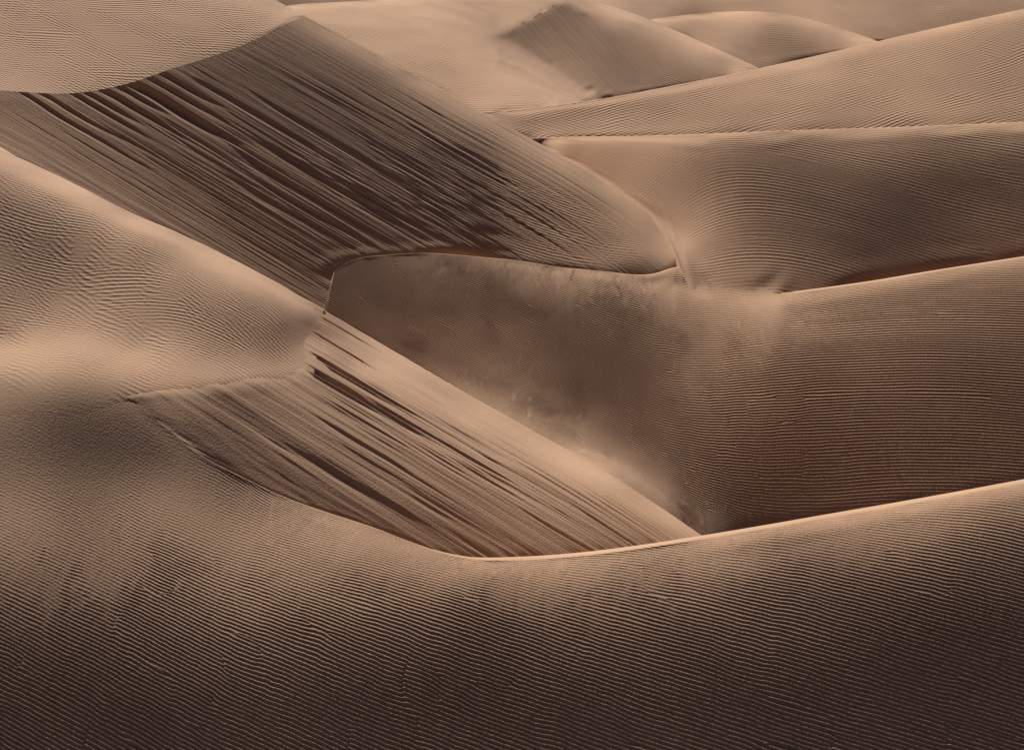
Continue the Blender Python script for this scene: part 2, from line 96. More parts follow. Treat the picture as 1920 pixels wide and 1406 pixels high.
GRID['Bw'] = (10000, '''-107900,691694,214382 -105847,678241,214519 -104158,667045,213978 -103037,659464,212811 -102185,653577,211311 -101462,648502,209620 -100811,643876,207801 -100199,639489,205895 -99605,635205,203932 -99012,630926,201933 -98413,626601,199914 -97804,622207,197885 -97182,617726,195854 -96536,613096,193839 -95838,608132,191877 -95025,602438,190049 -94026,595570,188452 -92888,587828,187048 -91823,580556,185588 -90958,574547,183908 -90248,569525,182013 -89626,565061,179945
-105090,690452,213154 -102977,676278,213447 -101288,664810,213012 -100221,657392,211892 -99429,651763,210426 -98762,646936,208769 -98158,642505,206990 -97582,638248,205134 -97013,634029,203230 -96439,629769,201299 -95853,625429,199353 -95254,621001,197401 -94641,616474,195452 -94003,611786,193520 -93311,606742,191647 -92495,600898,189922 -91487,593806,188444 -90406,586250,187082 -89477,579678,185560 -88722,574243,183835 -88079,569538,181943 -87500,565245,179906
-102242,688911,211957 -100101,674184,212388 -98452,662695,212028 -97454,655563,210939 -96727,650225,209500 -96115,645648,207874 -95553,641394,206137 -95009,637248,204333 -94463,633082,202490 -93905,628823,200627 -93330,624451,198758 -92740,619975,196886 -92136,615399,195016 -91511,610685,193162 -90839,605656,191360 -90041,599784,189715 -88985,592202,188405 -87914,584521,187144 -87105,578593,185572 -86452,573703,183810 -85876,569326,181920 -85346,565250,179905
-99475,687863,210734 -97268,672296,211340 -95671,660870,211041 -94752,654095,209968 -94087,649056,208552 -93522,644685,206960 -92996,640570,205268 -92480,636515,203515 -91956,632391,201731 -91413,628134,199936 -90851,623740,198138 -90272,619220,196342 -89678,614602,194549 -89068,609871,192769 -88422,604891,191029 -87657,599099,189440 -86495,590596,188375 -85431,582770,187218 -84737,577480,185594 -84167,573030,183815 -83650,568944,181933 -83167,565094,179938
-96759,687149,209542 -94504,670826,210311 -92975,659575,210054 -92123,653097,209000 -91503,648241,207616 -90972,643993,206066 -90476,639985,204418 -89987,636013,202713 -89487,631947,200982 -88965,627727,199244 -88421,623347,197507 -87856,618810,195777 -87274,614151,194057 -86673,609361,192351 -86038,604327,190687 -85284,598463,189178 -84002,588893,188384 -83008,581353,187243 -82392,576468,185608 -81881,572316,183835 -81414,568474,181968 -80975,564832,179994
-94153,687233,208328 -91862,670188,209253 -90376,658942,209054 -89539,652394,208063 -88945,647593,206726 -88442,643439,205217 -87977,639536,203608 -87516,635662,201945 -87044,631693,200256 -86551,627566,198561 -86033,623251,196871 -85488,618739,195197 -84917,614033,193543 -84314,609096,191924 -83657,603761,190375 -82824,597167,189064 -81587,587664,188324 -80657,580385,187198 -80075,575609,185604 -79605,571644,183855 -79181,568007,182007 -78780,564538,180056
-91490,686906,207201 -89381,670742,208063 -87781,658317,208083 -86944,651582,207172 -86379,646865,205875 -85912,642854,204398 -85476,639071,202826 -85047,635317,201199 -84608,631481,199545 -84149,627491,197883 -83663,623295,196230 -83144,618848,194601 -82585,614096,193013 -81968,608916,191494 -81251,602991,190111 -80318,595470,189035 -79199,586575,188247 -78350,579689,187107 -77789,574937,185568 -77351,571094,183854 -76963,567618,182031 -76594,564286,180110
-89058,688360,205811 -86798,670548,206957 -85091,656939,207202 -84308,650423,206316 -83795,645963,205036 -83362,642101,203591 -82958,638442,202055 -82559,634818,200464 -82153,631127,198844 -81730,627290,197214 -81279,623236,195595 -80789,618883,194009 -80244,614101,192483 -79611,608648,191073 -78831,602065,189871 -77844,593918,188976 -76821,585496,188164 -76057,579059,187000 -75534,574456,185491 -75126,570729,183813 -74766,567372,182025 -74423,564142,180140
-86051,685313,204965 -83878,667661,206160 -82325,654861,206363 -81654,649043,205438 -81186,644805,204186 -80783,641067,202785 -80407,637529,201292 -80038,634031,199745 -79664,630477,198167 -79273,626784,196579 -78855,622871,195002 -78396,618626,193462 -77871,613863,192000 -77238,608243,190686 -76429,601238,189631 -75433,592774,188866 -74480,584657,188067 -73800,578686,186881 -73319,574273,185401 -72939,570659,183765 -72603,567390,182023 -72283,564240,180186
-82595,678395,204568 -80722,662654,205585 -79581,652842,205452 -78986,647469,204544 -78552,643383,203350 -78179,639775,202012 -77830,636355,200587 -77490,632982,199107 -77144,629562,197596 -76785,626018,196072 -76402,622266,194558 -75979,618191,193080 -75491,613586,191682 -74894,608090,190437 -74123,601184,189455 -73176,592854,188756 -72281,584962,188003 -71645,579159,186872 -71190,574833,185461 -70830,571271,183901 -70514,568067,182233 -70215,564994,180466
-78904,669032,204491 -77763,659002,204787 -76855,650850,204509 -76309,645719,203658 -75904,641756,202542 -75555,638246,201286 -75229,634915,199947 -74912,631639,198554 -74593,628337,197128 -74263,624935,195687 -73913,621355,194251 -73531,617495,192843 -73094,613178,191502 -72565,608079,190293 -71884,601716,189317 -71033,593930,188620 -70194,586253,187927 -69568,580355,186913 -69122,575968,185615 -68774,572404,184156 -68475,569240,182581 -68196,566245,180900
-76056,666455,203470 -75023,657037,203763 -74176,649157,203543 -73644,643988,202797 -73254,640027,201783 -72921,636543,200630 -72614,633274,199391 -72319,630092,198094 -72025,626907,196762 -71724,623652,195412 -71409,620260,194061 -71069,616651,192727 -70691,612703,191438 -70248,608199,190240 -69694,602727,189215 -68979,595863,188457 -68188,588356,187838 -67547,582141,186992 -67094,577556,185842 -66753,573935,184504 -66468,570792,183034 -66208,567872,181448
-73523,666580,202121 -72521,657131,202511 -71576,648088,202575 -71010,642446,202016 -70625,638404,201136 -70309,634964,200101 -70024,631795,198974 -69754,628740,197789 -69488,625703,196566 -69218,622622,195322 -68938,619450,194070 -68645,616144,192822 -68330,612646,191592 -67982,608838,190406 -67575,604506,189308 -67054,599144,188400 -66364,592292,187781 -65670,585397,187188 -65161,580161,186290 -64805,576293,185130 -64525,573098,183802 -64282,570236,182335
-71338,670025,200394 -70251,659442,201033 -69028,647473,201639 -68414,641174,201287 -68032,637033,200531 -67736,633660,199599 -67472,630577,198575 -67223,627617,197493 -66978,624677,196376 -66731,621711,195236 -66480,618697,194082 -66223,615621,192919 -65957,612456,191757 -65677,609149,190607 -65370,605597,189492 -65008,601529,188467 -64505,596160,187684 -63825,589157,187223 -63244,583081,186600 -62846,578688,185661 -62560,575327,184485 -62331,572493,183133
-69067,672929,198849 -67825,660438,199845 -66523,647253,200722 -65885,640491,200526 -65514,636293,199865 -65226,632883,199028 -64973,629789,198097 -64733,626807,197112 -64497,623847,196094 -64262,620889,195050 -64029,617940,193984 -63797,614993,192899 -63563,612024,191802 -63324,608990,190704 -63070,605819,189621 -62785,602343,188586 -62415,598041,187701 -61868,592061,187137 -61286,585743,186651 -60849,580816,185908 -60534,577054,184907 -60318,574242,183647
-66487,672958,197771 -65300,660526,198821 -64085,647716,199716 -63460,640812,199612 -63081,636369,199060 -62787,632765,198326 -62528,629485,197500 -62282,626330,196620 -62045,623244,195701 -61816,620231,194747 -61597,617296,193759 -61382,614410,192746 -61170,611536,191716 -60954,608624,190680 -60727,605589,189655 -60471,602265,188676 -60153,598317,187808 -59734,593373,187130 -59253,587815,186576 -58824,582774,185932 -58489,578669,185076 -58256,575577,183951
-63839,672275,196762 -62926,662228,197505 -61745,649246,198495 -61099,641845,198534 -60700,637007,198110 -60383,633007,197506 -60106,629400,196802 -59854,626042,196027 -59620,622861,195197 -59401,619821,194321 -59194,616896,193406 -58994,614037,192464 -58796,611196,191504 -58595,608312,190540 -58382,605298,189590 -58142,602000,188684 -57858,598243,187859 -57518,593910,187142 -57136,589146,186511 -56762,584462,185871 -56440,580321,185095 -56195,576983,184093
-61585,675869,195026 -60659,665252,195911 -59540,652386,196952 -58793,643557,197281 -58327,637785,197072 -57980,633271,196619 -57691,629385,196030 -57444,625930,195341 -57222,622734,194586 -57017,619714,193780 -56824,616817,192934 -56638,613987,192062 -56455,611169,191173 -56267,608300,190283 -56067,605295,189407 -55845,602054,188568 -55591,598456,187790 -55300,594468,187085 -54982,590181,186438 -54663,585887,185796 -54373,581908,185062 -54141,578551,184138
-59199,678284,193430 -58400,668637,194219 -57306,655490,195374 -56464,645181,196009 -55940,638474,196019 -55579,633597,195694 -55295,629591,195196 -55059,626102,194585 -54852,622935,193897 -54665,619968,193155 -54489,617130,192374 -54320,614358,191567 -54153,611595,190744 -53982,608784,189919 -53802,605858,189106 -53604,602734,188323 -53380,599317,187589 -53126,595546,186919 -52844,591481,186306 -52560,587376,185703 -52296,583513,185021 -52088,580273,184148
-56632,678764,192089 -55919,669696,192845 -54872,656490,194085 -54027,645661,194880 -53506,638679,195007 -53163,633787,194758 -52901,629844,194321 -52686,626439,193770 -52501,623369,193140 -52334,620507,192455 -52179,617775,191731 -52031,615105,190982 -51884,612446,190219 -51735,609749,189451 -51578,606962,188690 -51408,604011,187952 -51218,600812,187256 -50997,597256,186623 -50743,593316,186064 -50477,589240,185532 -50230,585383,184926 -50044,582231,184113
-53931,677613,190955 -53179,667614,191924 -52271,655506,193069 -51505,645144,193868 -51039,638498,194017 -50734,633835,193804 -50503,630081,193411 -50317,626860,192904 -50158,623960,192321 -50017,621261,191686 -49885,618678,191014 -49760,616152,190318 -49636,613634,189608 -49509,611083,188893 -49378,608454,188184 -49236,605696,187490 -49078,602731,186830 -48892,599425,186230 -48673,595706,185708 -48432,591728,185236 -48195,587796,184724 -48024,584664,183985
-50979,673048,190334 -50414,664998,191053 -49605,653595,192165 -48955,644205,192887 -48566,638224,193004 -48304,633893,192813 -48110,630417,192451 -47958,627457,191977 -47827,624770,191437 -47711,622251,190849 -47603,619829,190230 -47500,617452,189588 -47398,615081,188934 -47294,612680,188274 -47186,610212,187618 -47070,607630,186975 -46940,604866,186360 -46788,601817,185795 -46610,598418,185294 -46407,594717,184851 -46199,590936,184390 -46035,587734,183747
-48139,669580,189510 -47649,662141,190193 -46983,652093,191164 -46446,643772,191790 -46120,638327,191896 -45899,634305,191731 -45743,631152,191392 -45617,628391,190963 -45510,625877,190473 -45416,623506,189941 -45328,621214,189380 -45245,618966,188798 -45163,616731,188203 -45081,614472,187602 -44995,612154,187003 -44902,609734,186415 -44798,607160,185850 -44678,604367,185322 -44539,601296,184843 -44377,597930,184420 -44201,594372,184000 -44059,591276,183420
-45408,667336,188463 -45008,660790,189061 -44455,651815,189932 -44013,644407,190485 -43728,639235,190623 -43539,635439,190498 -43404,632404,190217 -43298,629755,189850 -43209,627334,189424 -43131,625063,188957 -43062,622884,188459 -42997,620756,187941 -42934,618649,187407 -42872,616527,186867 -42806,614355,186327 -42735,612094,185797 -42656,609704,185285 -42565,607145,184799 -42459,604367,184352 -42336,601348,183949 -42201,598149,183545 -42081,595162,183029
-42756,666074,187218 -42468,660879,187648 -42028,653111,188391 -41641,646078,188959 -41385,641041,189151 -41216,637312,189091 -41095,634274,188890 -41004,631682,188592 -40929,629319,188237 -40867,627120,187839 -40814,625045,187405 -40766,623021,186952 -40720,621017,186484 -40674,618992,186012 -40624,616911,185541 -40571,614758,185078 -40510,612487,184630 -40442,610091,184202 -40363,607534,183800 -40274,604818,183426 -40177,601972,183041 -40082,599169,182575
-40228,666751,185609 -39948,661321,186137 -39618,654861,186731 -39318,648812,187208 -39097,643992,187440 -38949,640339,187445 -38843,637346,187315 -38765,634764,187095 -38705,632470,186809 -38656,630311,186486 -38613,628236,186136 -38573,626190,185771 -38534,624140,185398 -38494,622061,185022 -38452,619943,184646 -38407,617766,184276 -38359,615520,183912 -38306,613186,183562 -38247,610758,183225 -38183,608245,182902 -38117,605683,182551 -38053,603167,182120
-37814,669553,183564 -37655,665894,183842 -37380,659939,184420 -37118,654106,184935 -36926,649447,185216 -36793,645766,185303 -36694,642648,185273 -36620,639927,185158 -36560,637437,184988 -36500,634915,184813 -36447,632485,184612 -36400,630147,184386 -36356,627839,184147 -36314,625542,183900 -36270,623216,183652 -36224,620841,183409 -36182,618514,183152 -36142,616220,182885 -36102,613918,182616 -36060,611570,182353 -36021,609262,182045 -35989,607073,181642
-35532,675339,180884 -35468,673177,180950 -35353,669774,181143 -35173,665021,181537 -35005,660426,181877 -34859,656193,182134 -34736,652341,182309 -34634,648846,182408 -34543,645528,182464 -34447,642104,182532 -34352,638674,182594 -34261,635302,182640 -34180,632101,182649 -34111,629108,182616 -34053,626307,182543 -34007,623718,182427 -33973,621338,182268 -33947,619089,182081 -33926,616929,181874 -33909,614829,181652 -33895,612774,181385 -33885,610793,181030''')
GRID['Bs'] = (10000, '''-36797,672924,182323 -34154,689662,177312 -31403,707935,171906 -28164,718659,167769 -24519,720878,165155 -20699,717914,163498 -16892,714419,161956 -13199,715375,159568 -9500,716957,157072 -5780,718596,154584 -2027,715617,153052 1705,714892,151072 5441,715105,148893 9140,711989,147463 12707,703125,147293 16164,693338,147299 19473,681795,147623 22918,677697,146230 26445,676680,144085 29687,669375,143358 32713,659162,143307 35830,652473,142471
-36818,647474,185179 -34234,660362,181058 -31581,674644,176472 -28553,683460,172810 -25219,686481,170189 -21658,683420,168706 -18117,680067,167293 -14667,679590,165336 -11246,680765,163068 -7795,680807,161047 -4328,678870,159450 -878,677421,157765 2565,676863,155895 5996,675172,154302 9363,669821,153513 12609,660856,153491 15794,652954,153173 19012,648776,151969 22276,647043,150168 25513,644957,148412 28731,642840,146621 31943,640933,144786
-36678,637096,185023 -33948,643703,182104 -31174,650788,178927 -28294,657098,175850 -25139,657889,173792 -21782,652955,172835 -18530,650155,171480 -15356,649662,169683 -12212,650656,167600 -9038,650439,165781 -5845,648387,164357 -2674,647347,162734 491,647023,160958 3655,646366,159281 6800,644271,157919 9916,641391,156691 13005,638388,155416 16085,636029,153940 19171,634533,152229 22263,633495,150378 25361,632769,148412 28462,632176,146412
-36645,629360,184437 -33781,630405,182617 -30942,632204,180519 -28169,635923,178038 -25168,634865,176464 -22171,633708,174907 -19184,632652,173332 -16211,631887,171708 -13250,631441,170033 -10290,631095,168354 -7332,630797,166676 -4373,630446,165012 -1414,630090,163349 1545,629904,161668 4505,629682,159992 7462,629113,158353 10409,628092,156746 13349,627015,155100 16289,626221,153356 19232,625626,151535 22179,625203,149638 25149,625358,147598
-36540,622671,183682 -33713,621533,182354 -30937,621260,180738 -28215,622178,178887 -25461,622599,177128 -22681,622486,175467 -19889,622027,173874 -17097,621568,172285 -14308,621159,170696 -11521,620788,169112 -8735,620479,167524 -5949,620194,165933 -3163,619944,164333 -377,619793,162726 2411,619729,161097 5201,619643,159440 7991,619418,157759 10782,619137,156049 13575,618941,154290 16371,618836,152484 19171,618763,150642 21988,619092,148698
-36404,615722,182872 -33720,614229,181703 -31089,613560,180255 -28488,613498,178688 -25894,613637,177079 -23291,613623,175495 -20680,613465,173939 -18067,613249,172396 -15451,612982,170871 -12834,612661,169366 -10218,612332,167868 -7602,612061,166359 -4986,611852,164836 -2370,611718,163306 247,611628,161765 2866,611558,160196 5487,611495,158586 8111,611490,156932 10740,611594,155232 13375,611815,153484 16016,612084,151702 18670,612623,149850
-37211,610796,182664 -34619,609382,181523 -32066,608520,180157 -29536,608045,178715 -27020,607864,177216 -24508,607775,175694 -21994,607681,174173 -19477,607557,172658 -16957,607371,171159 -14434,607095,169684 -11910,606767,168223 -9387,606489,166753 -6864,606283,165266 -4342,606134,163772 -1818,606003,162273 706,605888,160757 3233,605797,159212 5762,605788,157631 8295,605897,156009 10834,606153,154340 13380,606535,152627 15947,607468,150773
-38887,607253,182971 -36328,605887,181826 -33801,604934,180484 -31290,604185,179105 -28795,603700,177675 -26312,603440,176199 -23833,603295,174699 -21354,603175,173193 -18873,603017,171695 -16388,602778,170216 -13901,602470,168752 -11414,602168,167287 -8929,601926,165809 -6444,601741,164319 -3958,601585,162822 -1471,601437,161319 1018,601313,159805 3507,601259,158268 6000,601311,156703 8498,601506,155099 11003,601847,153454 13520,602525,151722
-40549,603749,183309 -38026,602485,182155 -35534,601629,180805 -33050,600844,179443 -30578,600193,178057 -28118,599752,176630 -25668,599487,175166 -23220,599313,173684 -20773,599159,172197 -18323,598958,170719 -15870,598687,169256 -13417,598391,167798 -10964,598138,166331 -8512,597944,164850 -6060,597785,163361 -3607,597638,161869 -1153,597502,160373 1303,597411,158866 3760,597392,157341 6221,597477,155789 8687,597682,154206 11165,598346,152507
-42317,600063,183693 -39826,598837,182546 -37378,598173,181172 -34934,597529,179796 -32492,596870,178425 -30057,596302,177037 -27633,595900,175616 -25216,595634,174167 -22801,595440,172702 -20385,595246,171237 -17968,595012,169780 -15549,594742,168331 -13130,594487,166879 -10712,594279,165415 -8294,594120,163941 -5876,593984,162460 -3456,593855,160976 -1035,593737,159490 1387,593659,157993 3812,593648,156479 6240,593728,154941 8673,593979,153359
-43951,596720,184029 -41487,595449,182906 -39081,594931,181518 -36678,594449,180124 -34274,593894,178746 -31870,593318,177374 -29473,592827,175985 -27083,592460,174571 -24698,592196,173136 -22315,591977,171690 -19931,591752,170246 -17546,591496,168808 -15161,591239,167371 -12776,591017,165925 -10391,590842,164468 -8007,590701,163003 -5621,590578,161533 -3234,590460,160061 -846,590357,158585 1544,590292,157098 3936,590293,155594 6333,590553,154025
-45568,593467,184331 -43134,592151,183234 -40769,591711,181847 -38411,591354,180445 -36049,590928,179057 -33683,590418,177687 -31319,589905,176319 -28961,589468,174936 -26609,589126,173533 -24259,588854,172116 -21911,588611,170692 -19562,588360,169270 -17213,588101,167849 -14864,587859,166425 -12516,587663,164990 -10168,587507,163545 -7820,587376,162093 -5470,587258,160638 -3119,587150,159180 -767,587061,157716 1587,587010,156242 3945,587276,154688
-47182,590434,184593 -44779,589065,183525 -42452,588630,182155 -40136,588333,180759 -37817,588002,179369 -35494,587586,177997 -33169,587108,176639 -30845,586643,175280 -28527,586242,173907 -26212,585914,172520 -23900,585631,171122 -21589,585363,169722 -19278,585100,168320 -16967,584845,166916 -14656,584620,165506 -12346,584440,164084 -10036,584292,162655 -7726,584166,161220 -5414,584052,159781 -3101,583952,158338 -786,583878,156888 1530,584124,155357
-48919,587518,184812 -46548,586050,183785 -44256,585515,182457 -41985,585229,181080 -39714,584956,179700 -37439,584615,178334 -35160,584200,176984 -32881,583752,175642 -30604,583323,174297 -28330,582942,172942 -26060,582614,171576 -23791,582316,170204 -21523,582032,168828 -19256,581764,167449 -16989,581516,166066 -14723,581301,164674 -12458,581127,163273 -10192,580981,161864 -7925,580853,160451 -5658,580741,159033 -3389,580651,157609 -1119,580627,156168
-50577,585391,184918 -48217,583653,183964 -45947,582914,182696 -43708,582536,181357 -41476,582251,179998 -39243,581947,178645 -37007,581580,177304 -34768,581165,175974 -32530,580739,174648 -30294,580333,173318 -28061,579967,171980 -25830,579636,170634 -23601,579328,169283 -21373,579038,167929 -19146,578770,166570 -16920,578530,165204 -14694,578325,163830 -12469,578154,162447 -10243,578007,161058 -8017,577879,159664 -5790,577770,158265 -3562,577743,156845
-52262,583686,184960 -49937,581731,184081 -47699,580698,182905 -45504,580122,181638 -43326,579746,180332 -41152,579426,179015 -38978,579085,177702 -36802,578706,176398 -34625,578300,175101 -32450,577891,173804 -30276,577501,172505 -28105,577142,171199 -25935,576807,169888 -23767,576495,168572 -21601,576204,167251 -19435,575936,165926 -17270,575701,164593 -15106,575499,163251 -12943,575326,161903 -10779,575177,160548 -8614,575046,159189 -6451,575117,157778
-53956,582191,184963 -51695,580129,184152 -49514,578838,183074 -47378,578015,181905 -45269,577475,180680 -43172,577072,179428 -41079,576715,178167 -38987,576351,176907 -36894,575970,175653 -34802,575574,174401 -32711,575181,173150 -30621,574803,171897 -28534,574446,170639 -26448,574112,169376 -24364,573797,168110 -22281,573505,166838 -20199,573236,165561 -18118,573000,164277 -16038,572794,162985 -13959,572618,161686 -11879,572463,160381 -9802,572466,159037
-55767,580643,184963 -53726,578732,184239 -51737,577285,183309 -49788,576203,182308 -47868,575416,181251 -45968,574825,180155 -44080,574353,179036 -42197,573943,177905 -40318,573556,176769 -38439,573171,175634 -36561,572782,174500 -34685,572394,173366 -32809,572011,172233 -30936,571640,171097 -29064,571286,169958 -27194,570946,168816 -25325,570625,167670 -23458,570322,166521 -21591,570039,165367 -19726,569781,164207 -17863,569550,163041 -16003,569476,161837
-57462,579303,184969 -55823,577689,184376 -54214,576320,183619 -52627,575120,182831 -51061,574099,182011 -49514,573248,181158 -47983,572537,180278 -46462,571928,179379 -44949,571390,178466 -43441,570903,177543 -41938,570451,176614 -40437,570018,175681 -38938,569596,174747 -37441,569178,173813 -35945,568766,172879 -34451,568359,171944 -32958,567958,171008 -31467,567566,170072 -29977,567182,169134 -28489,566810,168194 -27002,566451,167251 -25525,566273,166267
-59162,578097,184949 -57795,576724,184435 -56448,575505,183775 -55110,574336,183107 -53784,573247,182426 -52471,572251,181729 -51169,571354,181014 -49881,570560,180279 -48602,569853,179528 -47330,569212,178765 -46065,568620,177993 -44805,568070,177213 -43550,567560,176425 -42298,567077,175633 -41049,566616,174836 -39803,566170,174038 -38558,565735,173238 -37315,565307,172437 -36074,564883,171636 -34834,564466,170834 -33596,564064,170029 -32368,563825,169188
-60862,577030,184849 -59801,575917,184457 -58760,574966,183914 -57720,573998,183377 -56683,573040,182840 -55651,572102,182301 -54624,571191,181758 -53603,570321,181209 -52589,569496,180652 -51583,568730,180085 -50586,568039,179503 -49593,567388,178914 -48606,566775,178318 -47623,566190,177718 -46643,565633,177112 -45668,565104,176502 -44695,564606,175885 -43726,564130,175265 -42760,563673,174642 -41796,563246,174012 -40838,562871,173372 -39882,562533,172724
-62696,576068,184697 -62034,575382,184475 -61380,574751,184123 -60740,574246,183747 -60085,573587,183402 -59432,572931,183058 -58780,572283,182713 -58130,571641,182367 -57489,571071,182008 -56842,570437,181663 -56194,569789,181322 -55551,569162,180977 -54911,568568,180626 -54275,568003,180270 -53634,567373,179928 -52995,566752,179586 -52364,566213,179227 -51746,565794,178843 -51117,565258,178484 -50494,564770,178116 -49879,564369,177730 -49264,563956,177347''')
GRID['Aw'] = (10000, '''-153720,907854,226534 -152619,900931,224882 -151508,893952,223267 -150384,886903,221690 -149246,879773,220153 -148090,872551,218658 -146916,865223,217206 -145721,857784,215800 -144506,850232,214439 -143272,842572,213126 -142019,834811,211859 -140748,826950,210639 -139541,819469,209414
-149010,912551,226154 -147921,905441,224416 -146823,898281,222717 -145712,891050,221059 -144586,883732,219443 -143442,876312,217872 -142279,868778,216349 -141095,861124,214873 -139890,853355,213446 -138668,845483,212068 -137431,837533,210736 -136183,829518,209451 -134996,821881,208162
-144186,916892,225803 -143117,909631,223994 -142043,902354,222223 -140963,895039,220492 -139871,887656,218802 -138762,880177,217159 -137634,872581,215564 -136484,864853,214020 -135312,856994,212528 -134121,849021,211087 -132916,840963,209696 -131697,832827,208353 -130527,825010,207016
-139228,920682,225496 -138175,913251,223632 -137131,905878,221800 -136090,898537,220003 -135047,891195,218244 -133997,883807,216526 -132932,876327,214854 -131845,868710,213235 -130731,860925,211671 -129590,852967,210166 -128424,844855,208718 -127238,836617,207326 -126086,828614,205950
-134179,924167,225214 -133139,916520,223309 -132118,909013,221432 -131114,901630,219582 -130123,894341,217762 -129137,887100,215975 -128148,879842,214227 -127143,872478,212527 -126108,864917,210886 -125034,857101,209311 -123921,849019,207806 -122769,840684,206372 -121646,832549,204959
-129116,927853,224916 -128087,919963,222981 -127081,912250,221072 -126100,904722,219187 -125142,897372,217325 -124204,890170,215487 -123278,883058,213679 -122349,875930,211909 -121397,868652,210193 -120408,861111,208543 -119370,853228,206970 -118279,844970,205481 -117188,836725,204035
-124071,932004,224580 -123061,923922,222617 -122070,915979,220686 -121099,908207,218782 -120155,900633,216900 -119238,893275,215039 -118345,886108,213197 -117467,879055,211383 -116586,871987,209607 -115681,864745,207888 -114729,857162,206245 -113705,849054,204701 -112678,840920,203204
-118997,936328,224230 -118025,928174,222236 -117061,920090,220280 -116109,912103,218359 -115172,904251,216468 -114259,896593,214601 -113378,889190,212750 -112526,882023,210915 -111691,874996,209104 -110853,867952,207332 -109989,860717,205620 -109083,853155,203983 -108146,845360,202414
-113838,940377,223902 -112921,932293,221892 -112008,924249,219922 -111099,916250,217991 -110198,908322,216096 -109313,900526,214231 -108451,892942,212388 -107619,885606,210560 -106813,878486,208749 -106019,871482,206964 -105225,864474,205217 -104416,857361,203520 -103607,850246,201861
-108605,944211,223592 -107752,936291,221606 -106904,928423,219657 -106060,920597,217746 -105222,912833,215870 -104395,905169,214026 -103584,897654,212207 -102794,890329,210410 -102026,883202,208630 -101277,876248,206870 -100542,869413,205133 -99809,862616,203428 -99100,856021,201736
-103356,948316,223260 -102556,940483,221342 -101766,932758,219456 -100985,925117,217601 -100213,917572,215776 -99454,910145,213979 -98709,902863,212205 -97983,895747,210452 -97274,888809,208717 -96584,882045,206999 -95911,875436,205299 -95248,868936,203620 -94612,862685,201946
-98134,953168,222867 -97362,945200,221071 -96616,937496,219291 -95889,929980,217532 -95178,922632,215794 -94484,915453,214076 -93808,908453,212375 -93151,901640,210690 -92512,895012,209020 -91891,888559,207363 -91285,882265,205720 -90692,876095,204095 -90133,870262,202462
-92987,959399,222363 -92202,950862,220761 -91481,942988,219141 -90798,935514,217521 -90143,928337,215909 -89512,921414,214306 -88903,914723,212712 -88315,908252,211127 -87747,901987,209550 -87196,895909,207983 -86660,889996,206426 -86137,884209,204883 -85642,878723,203332
-88071,968993,221587 -87133,958261,220308 -86379,949558,218902 -85708,941784,217452 -85088,934571,215985 -84506,927780,214510 -83955,921330,213031 -83428,915157,211552 -82923,909228,210076 -82436,903494,208605 -81963,897929,207140 -81502,892486,205686 -81068,887354,204221
-83838,988012,220048 -82291,969393,219532 -81357,958006,218477 -80633,949096,217251 -80012,941417,215952 -79456,934494,214614 -78946,928128,213252 -78469,922150,211877 -78017,916472,210497 -77585,911037,209115 -77169,905787,207735 -76764,900672,206362 -76383,895835,204979
-80055,1015637,217812 -77963,988731,218093 -76517,970039,217779 -75615,958257,216937 -74946,949429,215877 -74395,942095,214714 -73914,935664,213495 -73478,929799,212245 -73072,924328,210979 -72690,919148,209705 -72323,914177,208428 -71967,909347,207154 -71641,904892,205859
-72415,991581,216461 -71371,977002,216264 -70472,964427,215933 -69864,955851,215284 -69391,949115,214493 -68993,943402,213627 -68645,938375,212714 -68329,933793,211773 -68035,929515,210815 -67757,925468,209846 -67491,921573,208874 -67234,917801,207899 -67000,914363,206901
-65271,970724,214292 -64859,964422,213976 -64430,957883,213692 -64088,952634,213303 -63800,948189,212849 -63554,944374,212345 -63338,940995,211806 -63141,937909,211245 -62957,935015,210672 -62782,932257,210090 -62616,929621,209501 -62461,927171,208898 -62330,925054,208266
-59911,963815,211943 -59702,960371,211857 -59484,956799,211786 -59295,953686,211675 -59116,950727,211552 -58966,948243,211388 -58832,946015,211201 -58712,944002,210996 -58603,942167,210775 -58502,940475,210543 -58412,938959,210295 -58330,937563,210037 -58266,936451,209752
-55980,956516,210786 -55928,955607,210758 -55876,954700,210730 -55824,953793,210703 -55773,952886,210676 -55721,951981,210648 -55669,951076,210621 -55626,950313,210581 -55598,949821,210516 -55571,949329,210450 -55543,948838,210385 -55516,948347,210320 -55448,947162,210320
-54060,954559,210051 -54060,954559,210016 -54061,954559,209981 -54061,954559,209946 -54061,954559,209911 -54062,954559,209876 -54062,954559,209841 -54062,954559,209806 -54063,954559,209771 -54063,954559,209736 -54064,954559,209702 -54064,954559,209667 -54011,953714,210217''')
